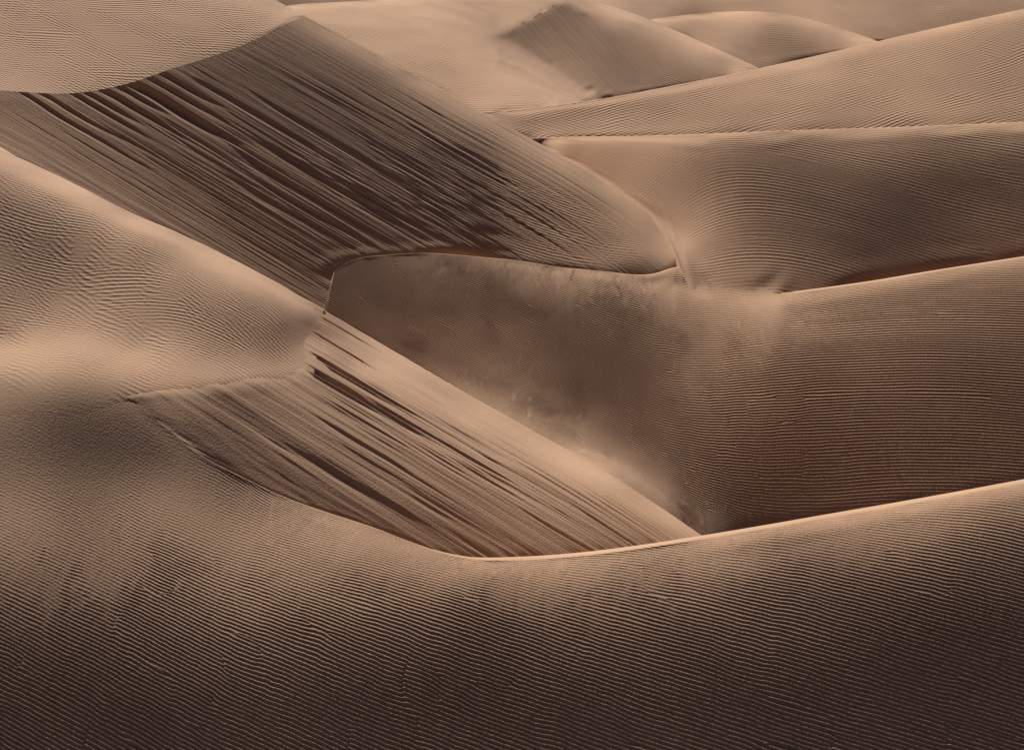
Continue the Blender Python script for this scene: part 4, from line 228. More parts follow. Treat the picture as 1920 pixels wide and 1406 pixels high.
94596,873425,154414 94204,869594,153938 93826,865813,153044 93478,862277,151908 93122,858642,150649 92765,854973,149289 92410,851303,147841 92057,847644,146318 91706,843993,144731 91357,840348,143089 91010,836707,141398 90664,833072,139665 90318,829436,137895 89973,825791,136093 89628,822144,134263 89284,818507,132404 88943,814895,130517 88608,811321,128601 88276,807782,126657 87948,804270,124691 87622,800776,122705 87297,797291,120703 86973,793809,118688 86679,790599,116598
100699,874568,155258 100333,871179,154704 99918,867289,153822 99545,863729,152685 99165,860073,151424 98782,856373,150062 98401,852674,148614 98022,848984,147091 97647,845311,145502 97275,841656,143856 96905,838016,142159 96539,834391,140418 96174,830774,138638 95809,827153,136826 95444,823521,134986 95079,819883,133121 94714,816251,131232 94353,812637,129317 93995,809050,127378 93640,805487,125417 93287,801941,123436 92936,798408,121440 92587,794883,119428 92262,791573,117357
106853,876017,155999 106464,872615,155444 106021,868703,154563 105628,865154,153421 105225,861497,152157 104820,857803,150792 104415,854098,149342 104013,850402,147817 103615,846720,146227 103219,843057,144580 102827,839410,142882 102438,835779,141140 102052,832162,139357 101666,828546,137541 101280,824922,135697 100893,821287,133829 100506,817648,131939 100121,814015,130025 99738,810401,128089 99358,806805,126133 98980,803224,124158 98604,799656,122166 98230,796097,120161 97870,792660,118117
113043,877607,156694 112573,873750,156212 112126,869990,155304 111716,866483,154154 111295,862868,152882 110872,859209,151510 110448,855533,150053 110027,851859,148524 109608,848192,146930 109191,844534,145281 108777,840886,143582 108365,837250,141840 107956,833626,140058 107548,830006,138242 107140,826381,136398 106732,822746,134529 106323,819103,132638 105915,815462,130726 105508,811831,128793 105104,808215,126840 104702,804612,124869 104302,801018,122883 103902,797432,120883 103541,794129,118808
119199,878801,157448 118708,874976,156959 118239,871229,156048 117810,867742,154894 117372,864161,153617 116931,860540,152238 116491,856909,150774 116052,853277,149237 115615,849642,147638 115180,846008,145985 114746,842376,144283 114313,838748,142540 113882,835125,140758 113453,831507,138942 113024,827884,137097 112594,824251,135228 112163,820609,133338 111733,816964,131426 111304,813325,129495 110877,809698,127545 110451,806081,125577 110027,802471,123595 109604,798867,121600 109204,795427,119557
125386,880115,158183 124888,876410,157673 124386,872607,156770 123932,869094,155621 123469,865498,154346 123005,861868,152970 122544,858246,151505 122086,854629,149967 121630,851018,148365 121176,847409,146708 120723,843802,145003 120272,840197,143256 119822,836593,141472 119374,832991,139654 118925,829385,137807 118475,825766,135937 118025,822135,134045 117573,818496,132134 117122,814856,130204 116673,811224,128256 116225,807601,126290 115779,803985,124311 115333,800373,122318 114918,796970,120269
131546,881151,158962 131094,877911,158376 130562,874065,157480 130087,870560,156331 129600,866946,155060 129109,863293,153690 128621,859637,152232 128137,855995,150700 127657,852371,149102 127181,848764,147447 126709,845170,145743 126239,841585,143994 125771,838005,142208 125305,834429,140388 124839,830852,138538 124372,827263,136664 123903,823656,134770 123432,820033,132857 122961,816402,130928 122490,812771,128981 122021,809147,127019 121552,805530,125041 121086,801919,123051 120648,798497,121008
137769,882507,159687 137309,879348,159088 136750,875486,158196 136261,872030,157040 135754,868435,155769 135240,864780,154401 134726,861102,152949 134215,857431,151425 133709,853781,149835 133209,850154,148187 132713,846550,146488 132221,842965,144743 131733,839396,142959 131248,835839,141139 130765,832287,139288 130281,828728,137412 129795,825151,135515 129307,821554,133601 128816,817940,131672 128325,814318,129727 127835,810700,127767 127346,807088,125792 126858,803481,123805 126418,800169,121741
144096,884405,160325 143522,880674,159818 142966,876975,158901 142458,873538,157744 141931,869958,156473 141395,866304,155108 140857,862618,153661 140321,858932,152143 139789,855258,150560 139262,851607,148921 138741,847982,147229 138226,844384,145492 137715,840809,143713 137209,837254,141897 136706,833713,140049 136204,830174,138174 135701,826623,136277 135195,823050,134363 134687,819456,132435 134176,815848,130492 133665,812237,128535 133156,808631,126563 132648,805032,124579 132171,801619,122542''')
GRID['E'] = (1000, '''0,96053,17685 0,96052,17682 0,96051,17678 0,96049,17674 0,96047,17668 0,96045,17663 0,96042,17657 0,96038,17651 0,96033,17645 0,96028,17638 0,96023,17632 0,96018,17625 0,96012,17618 0,96007,17611 0,96001,17603 0,95995,17596 0,95989,17588 0,95983,17580
461,97242,17552 461,97243,17549 462,97245,17545 462,97247,17539 462,97249,17534 462,97252,17527 462,97255,17521 462,97258,17514 462,97261,17506 462,97259,17500 462,97242,17494 461,97225,17489 461,97207,17483 461,97189,17478 461,97171,17472 461,97152,17466 461,97133,17460 461,97113,17454
932,98220,17447 932,98203,17440 932,98179,17431 932,98150,17419 931,98119,17407 931,98083,17393 931,98032,17381 930,97977,17368 930,97921,17354 929,97863,17340 929,97808,17325 928,97754,17309 928,97698,17292 927,97633,17277 926,97522,17266 925,97408,17256 924,97291,17245 923,97180,17233
1390,97672,17534 1390,97642,17522 1390,97598,17505 1389,97546,17485 1388,97487,17463 1387,97417,17441 1386,97343,17417 1385,97278,17390 1385,97218,17361 1384,97158,17330 1383,97102,17298 1383,97045,17265 1382,96990,17230 1381,96933,17195 1380,96877,17159 1380,96804,17124 1377,96618,17103 1375,96433,17081
1845,97180,17607 1844,97126,17592 1842,97036,17571 1840,96930,17546 1839,96850,17514 1837,96766,17479 1836,96692,17441 1835,96617,17400 1834,96543,17356 1832,96468,17311 1831,96391,17264 1830,96314,17216 1829,96237,17166 1827,96159,17115 1826,96081,17062 1824,95960,17014 1821,95789,16972 1817,95578,16934
2293,96629,17683 2291,96560,17662 2289,96441,17634 2286,96322,17599 2284,96218,17557 2282,96124,17509 2280,96031,17457 2278,95938,17402 2276,95843,17344 2274,95748,17284 2272,95651,17222 2270,95553,17158 2268,95454,17092 2266,95353,17024 2264,95251,16955 2262,95148,16884 2258,94967,16822 2252,94691,16773
2736,96083,17757 2733,95996,17731 2729,95847,17696 2726,95717,17649 2723,95598,17594 2720,95486,17533 2718,95375,17468 2715,95261,17399 2712,95145,17326 2709,95027,17251 2706,94907,17173 2703,94784,17093 2700,94658,17011 2697,94528,16927 2694,94394,16841 2690,94255,16754 2685,94047,16675 2677,93740,16609
3174,95560,17829 3171,95454,17797 3165,95270,17755 3161,95124,17697 3157,94989,17629 3153,94858,17555 3149,94724,17475 3145,94587,17391 3141,94447,17303 3137,94303,17212 3133,94156,17118 3129,94005,17021 3124,93850,16922 3120,93689,16821 3115,93522,16718 3110,93350,16614 3105,93156,16511 3094,92815,16427
3608,95052,17904 3604,94927,17866 3596,94715,17814 3591,94544,17745 3585,94388,17663 3580,94233,17575 3575,94075,17479 3570,93914,17379 3565,93749,17274 3559,93582,17165 3554,93410,17053 3548,93235,16938 3542,93054,16819 3536,92868,16699 3530,92677,16576 3523,92480,16451 3517,92277,16325 3504,91914,16220
4039,94586,17976 4033,94431,17929 4023,94177,17864 4015,93974,17777 4008,93787,17676 4001,93599,17566 3995,93409,17448 3988,93217,17324 3980,93022,17193 3973,92822,17059 3966,92618,16919 3958,92406,16777 3950,92185,16632 3942,91955,16484 3933,91713,16334 3924,91463,16183 3911,91127,16042 3889,90584,15931
4307,94344,18015 4298,94147,17959 4286,93847,17878 4276,93613,17769 4267,93391,17645 4259,93167,17510 4250,92941,17365 4241,92712,17212 4232,92478,17053 4223,92235,16889 4213,91980,16720 4202,91710,16549 4191,91422,16375 4179,91115,16200 4165,90784,16025 4144,90277,15874 4120,89715,15729 4094,89104,15591
4508,94193,18041 4497,93959,17977 4483,93621,17884 4472,93365,17759 4461,93113,17616 4451,92861,17461 4440,92606,17295 4430,92345,17120 4419,92074,16939 4407,91788,16753 4395,91483,16563 4381,91154,16370 4366,90796,16178 4349,90397,15986 4326,89870,15811 4299,89266,15646 4275,88719,15470 4252,88178,15290
4709,94065,18064 4698,93808,17996 4681,93447,17895 4669,93170,17759 4657,92896,17605 4645,92622,17438 4633,92344,17259 4621,92058,17071 4608,91759,16877 4594,91441,16677 4580,91098,16475 4563,90724,16271 4545,90309,16068 4524,89834,15870 4499,89291,15679 4474,88742,15486 4449,88189,15292 4420,87562,15107
4910,93936,18088 4898,93684,18015 4881,93317,17909 4867,93027,17769 4854,92737,17611 4841,92446,17438 4828,92152,17254 4814,91848,17060 4800,91531,16860 4785,91195,16655 4768,90832,16447 4750,90435,16237 4730,89999,16028 4708,89528,15821 4684,89019,15615 4659,88484,15403 4633,87933,15175 4596,87177,14965
5115,93886,18102 5099,93575,18035 5082,93227,17923 5067,92923,17781 5053,92617,17621 5038,92312,17447 5024,92003,17260 5009,91686,17065 4993,91357,16862 4977,91008,16654 4959,90635,16442 4940,90230,16229 4919,89796,16016 4897,89339,15801 4873,88850,15587 4848,88329,15368 4821,87780,15134 4780,86984,14926
5388,93829,18120 5369,93473,18053 5351,93133,17933 5334,92807,17786 5318,92475,17620 5301,92142,17439 5284,91807,17245 5267,91464,17042 5250,91110,16832 5231,90738,16616 5212,90343,16396 5190,89921,16173 5168,89478,15949 5144,89013,15723 5119,88517,15498 5092,87986,15267 5059,87368,15033 5013,86502,14825
5801,93807,18140 5780,93446,18073 5760,93088,17953 5741,92747,17805 5722,92394,17639 5702,92037,17458 5683,91676,17265 5663,91312,17062 5643,90939,16851 5622,90555,16633 5601,90155,16410 5578,89737,16184 5555,89298,15956 5529,88838,15726 5503,88351,15496 5474,87830,15260 5441,87239,15018 5390,86359,14808
6219,93865,18151 6197,93517,18082 6174,93127,17967 6153,92773,17820 6131,92406,17656 6109,92033,17478 6087,91657,17288 6065,91276,17088 6043,90890,16879 6020,90497,16663 5997,90093,16442 5972,89676,16216 5947,89241,15988 5921,88786,15758 5892,88306,15527 5862,87796,15291 5829,87237,15043 5775,86366,14833
6641,93967,18156 6619,93645,18086 6592,93228,17979 6569,92873,17838 6546,92506,17680 6523,92130,17509 6499,91750,17326 6475,91365,17133 6451,90977,16932 6426,90582,16724 6401,90181,16510 6376,89769,16292 6350,89345,16070 6322,88905,15845 6294,88445,15620 6263,87962,15387 6231,87453,15139 6180,86673,14920
7061,94039,18162 7042,93771,18090 7014,93361,17987 6990,93011,17851 6965,92646,17700 6940,92273,17535 6915,91894,17360 6890,91510,17174 6864,91123,16981 6838,90730,16782 6812,90331,16576 6785,89925,16365 6758,89510,16151 6729,89083,15933 6700,88641,15714 6669,88181,15494 6637,87702,15274 6607,87238,15049
7491,94227,18153 7463,93859,18093 7437,93497,17984 7411,93141,17850 7385,92770,17700 7358,92390,17536 7330,92005,17362 7303,91616,17178 7275,91222,16986 7247,90823,16788 7219,90418,16584 7190,90006,16374 7161,89587,16161 7131,89158,15945 7100,88716,15726 7068,88259,15506 7034,87786,15285 7001,87315,15062
8207,94488,18142 8177,94125,18083 8146,93735,17979 8117,93372,17848 8088,92997,17700 8058,92614,17540 8028,92227,17368 7998,91836,17187 7967,91440,16999 7937,91040,16803 7905,90634,16602 7874,90223,16396 7842,89805,16186 7809,89380,15972 7776,88945,15755 7742,88500,15536 7707,88042,15317 7672,87589,15093
9078,94708,18140 9049,94389,18077 9011,93970,17980 8981,93617,17851 8949,93253,17705 8917,92881,17547 8885,92505,17379 8853,92124,17201 8820,91739,17016 8787,91349,16823 8754,90954,16626 8720,90553,16423 8686,90145,16216 8651,89732,16005 8615,89312,15791 8579,88885,15575 8542,88449,15356 8509,88047,15129
9936,94771,18158 9905,94460,18097 9870,94103,17996 9840,93781,17867 9809,93448,17723 9777,93104,17566 9744,92754,17399 9711,92397,17223 9678,92035,17040 9644,91666,16850 9609,91291,16655 9574,90908,16455 9538,90518,16251 9502,90120,16044 9464,89716,15834 9426,89304,15621 9388,88887,15405 9351,88480,15185
10796,94847,18181 10764,94550,18120 10729,94216,18020 10699,93915,17893 10667,93603,17751 10635,93282,17596 10602,92955,17432 10569,92621,17259 10535,92282,17078 10501,91937,16891 10466,91585,16699 10430,91224,16502 10393,90854,16301 10355,90476,16097 10317,90091,15890 10278,89699,15681 10238,89302,15468 10201,88924,15250
11662,94955,18202 11633,94705,18139 11590,94328,18047 11558,94033,17924 11525,93732,17784 11491,93423,17633 11457,93108,17472 11423,92789,17302 11388,92466,17125 11353,92137,16941 11317,91801,16752 11280,91456,16559 11243,91103,16361 11204,90743,16161 11165,90376,15957 11125,90003,15750 11084,89624,15541 11048,89278,15323
12526,95039,18229 12488,94734,18174 12449,94416,18079 12415,94127,17958 12380,93830,17822 12345,93529,17675 12310,93225,17517 12275,92918,17350 12239,92606,17177 12203,92290,16997 12165,91964,16812 12127,91631,16622 12088,91290,16429 12048,90942,16232 12008,90588,16032 11967,90229,15829 11925,89864,15624 11885,89510,15413
13393,95131,18252 13358,94867,18195 13309,94493,18110 13271,94200,17994 13235,93908,17862 13198,93613,17718 13162,93318,17564 13125,93021,17401 13088,92720,17232 13051,92412,17056 13012,92096,16875 12973,91773,16690 12932,91442,16501 12891,91105,16309 12849,90762,16113 12806,90413,15914 12763,90060,15713 12724,89732,15505
14253,95170,18280 14210,94868,18229 14168,94559,18140 14129,94276,18026 14091,93991,17898 14053,93702,17758 14015,93411,17609 13976,93118,17451 13938,92822,17286 13899,92523,17115 13859,92216,16939 13818,91902,16759 13776,91581,16574 13734,91253,16386 13691,90920,16195 13647,90581,16002 13602,90238,15805 13560,89912,15603
15111,95192,18308 15072,94930,18255 15024,94603,18171 14986,94333,18060 14947,94059,17935 14908,93781,17799 14869,93499,17654 14829,93215,17500 14790,92929,17339 14749,92637,17173 14708,92338,17001 14666,92032,16826 14623,91719,16647 14579,91400,16464 14534,91076,16278 14489,90747,16089 14443,90413,15897 14401,90101,15700
15981,95279,18327 15946,95054,18272 15889,94691,18196 15846,94407,18091 15805,94135,17971 15764,93861,17839 15724,93586,17698 15683,93310,17548 15643,93032,17392 15601,92750,17230 15559,92459,17064 15516,92162,16893 15472,91858,16719 15427,91548,16541 15381,91233,16360 15334,90913,16176 15287,90588,15990 15243,90283,15797''')
GRID['G'] = (1000, '''-1478,125602,14807 -1478,125602,14803 -1478,125602,14798 -1478,125602,14792 -1478,125602,14785 -1478,125602,14778 -1478,125602,14771 -1478,125602,14764 -1478,125602,14757 -1478,125602,14749 -1478,125602,14741 -1478,125601,14733
-644,125720,14840 -644,125685,14828 -643,125639,14814 -643,125588,14798 -643,125534,14780 -643,125473,14762 -642,125392,14746 -642,125309,14729 -641,125223,14712 -641,125138,14694 -641,125075,14672 -640,125011,14651
192,125873,14886 192,125734,14844 191,125481,14798 191,125252,14740 191,125049,14674 191,124854,14603 190,124655,14529 190,124443,14453 190,124229,14374 189,124066,14287 189,123952,14191 189,123880,14088
1030,126038,14967 1028,125876,14924 1026,125609,14874 1025,125383,14811 1023,125173,14741 1021,124965,14665 1020,124750,14586 1018,124521,14506 1016,124279,14424 1014,124024,14342 1012,123754,14259 1011,123523,14170
1869,126223,15056 1867,126042,15010 1863,125750,14958 1860,125517,14889 1857,125296,14812 1854,125074,14731 1851,124841,14646 1847,124594,14560 1844,124334,14473 1840,124059,14385 1836,123776,14295 1833,123529,14199
2712,126420,15146 2708,126219,15097 2701,125907,15039 2696,125653,14965 2692,125415,14881 2687,125173,14793 2682,124917,14702 2677,124646,14610 2671,124360,14516 2665,124060,14421 2659,123744,14325 2655,123523,14216
3557,126664,15248 3552,126455,15193 3543,126106,15130 3535,125825,15049 3529,125561,14958 3522,125288,14862 3514,125001,14763 3507,124700,14662 3499,124384,14559 3490,124053,14455 3481,123709,14350 3475,123448,14233
4409,126994,15364 4400,126712,15308 4388,126357,15235 4378,126043,15146 4369,125748,15046 4359,125440,14941 4349,125117,14833 4338,124780,14722 4327,124429,14609 4315,124065,14495 4303,123685,14380 4293,123375,14254
5266,127372,15484 5254,127046,15425 5237,126628,15348 5224,126281,15250 5212,125950,15142 5199,125608,15028 5185,125252,14910 5171,124881,14789 5157,124496,14666 5141,124096,14542 5126,123682,14416 5112,123320,14282
6128,127741,15605 6114,127423,15537 6092,126948,15456 6075,126556,15352 6058,126176,15237 6041,125787,15116 6023,125387,14990 6005,124978,14860 5987,124559,14727 5968,124129,14592 5948,123686,14456 5930,123278,14313
7002,128248,15717 6978,127803,15655 6952,127283,15568 6930,126851,15456 6908,126425,15334 6886,125988,15205 6864,125543,15071 6841,125092,14932 6818,124636,14790 6795,124173,14645 6771,123702,14498 6751,123283,14341
7877,128685,15843 7852,128250,15770 7818,127659,15681 7789,127166,15564 7762,126686,15435 7734,126198,15298 7707,125709,15156 7679,125220,15008 7652,124730,14855 7624,124238,14700 7596,123741,14541 7572,123314,14371
8769,129284,15957 8732,128720,15889 8691,128085,15793 8657,127541,15669 8622,126994,15535 8588,126445,15392 8553,125901,15242 8520,125363,15085 8487,124831,14923 8454,124302,14757 8421,123773,14588 8391,123293,14409
9664,129826,16083 9618,129188,16014 9570,128509,15910 9529,127918,15778 9488,127324,15635 9446,126724,15483 9405,126127,15324 9364,125536,15159 9324,124951,14988 9284,124372,14813 9245,123798,14633 9208,123254,14447
10541,130066,16248 10497,129501,16161 10445,128818,16044 10400,128222,15899 10354,127609,15743 10307,126984,15579 10259,126357,15407 10212,125729,15230 10166,125104,15047 10119,124482,14861 10073,123861,14670 10034,123332,14465
11422,130318,16419 11370,129693,16328 11317,129054,16193 11268,128455,16033 11218,127835,15862 11166,127201,15683 11114,126559,15496 11062,125914,15304 11010,125266,15106 10957,124617,14905 10905,123966,14700 10858,123379,14484
12321,130742,16579 12257,130025,16486 12196,129335,16342 12141,128707,16170 12084,128059,15986 12027,127399,15792 11969,126732,15591 11911,126063,15383 11852,125393,15171 11794,124721,14953 11736,124046,14733 11682,123419,14503
13237,131271,16728 13162,130492,16630 13091,129749,16477 13026,129054,16296 12959,128342,16103 12892,127625,15898 12825,126909,15685 12759,126195,15465 12693,125482,15239 12627,124772,15009 12561,124062,14774 12499,123384,14533
14152,131741,16883 14075,130983,16771 13995,130197,16608 13920,129447,16418 13843,128677,16214 13766,127901,15999 13688,127124,15776 13612,126350,15545 13535,125579,15309 13459,124812,15067 13384,124046,14822 13319,123379,14561
15067,132156,17042 14978,131335,16925 14895,130556,16748 14813,129791,16544 14729,128997,16327 14644,128187,16100 14557,127369,15864 14470,126546,15622 14384,125721,15375 14297,124894,15123 14210,124067,14868 14130,123308,14601
15966,132396,17215 15868,131543,17091 15782,130776,16899 15698,130023,16680 15610,129238,16447 15520,128430,16204 15428,127604,15954 15334,126761,15697 15239,125903,15437 15142,125034,15173 15044,124155,14907 14951,123317,14634
16839,132411,17404 16746,131637,17262 16659,130897,17056 16572,130160,16822 16483,129396,16573 16391,128610,16313 16296,127800,16045 16199,126963,15772 16097,126099,15497 15993,125208,15219 15886,124295,14941 15790,123470,14650
17740,132631,17570 17630,131770,17427 17535,131003,17211 17444,130265,16965 17352,129511,16701 17258,128739,16424 17161,127947,16140 17060,127126,15850 16956,126271,15558 16846,125378,15265 16731,124447,14973 16623,123564,14673
18646,132878,17732 18530,132006,17581 18425,131199,17357 18324,130418,17101 18224,129636,16826 18123,128850,16537 18021,128052,16238 17916,127233,15933 17808,126384,15625 17694,125498,15315 17574,124569,15007 17456,123656,14695
19566,133196,17888 19443,132309,17728 19329,131478,17493 19217,130647,17229 19104,129813,16945 18993,128981,16646 18881,128148,16336 18768,127306,16018 18653,126445,15696 18534,125558,15371 18411,124638,15046 18287,123716,14719
20496,133555,18039 20354,132583,17876 20235,131744,17630 20114,130888,17354 19991,130016,17060 19868,129140,16751 19745,128263,16430 19622,127383,16101 19498,126495,15767 19371,125591,15428 19242,124665,15089 19121,123799,14738
21402,133735,18205 21267,132843,18025 21140,131987,17768 21011,131110,17481 20879,130210,17175 20745,129302,16854 20612,128389,16522 20478,127474,16182 20344,126552,15836 20208,125621,15485 20070,124677,15132 19939,123773,14771
22329,134034,18361 22177,133072,18177 22045,132214,17907 21908,131316,17609 21766,130391,17291 21623,129454,16958 21480,128512,16615 21336,127565,16263 21191,126613,15904 21046,125654,15541 20899,124685,15175 20756,123743,14803''')
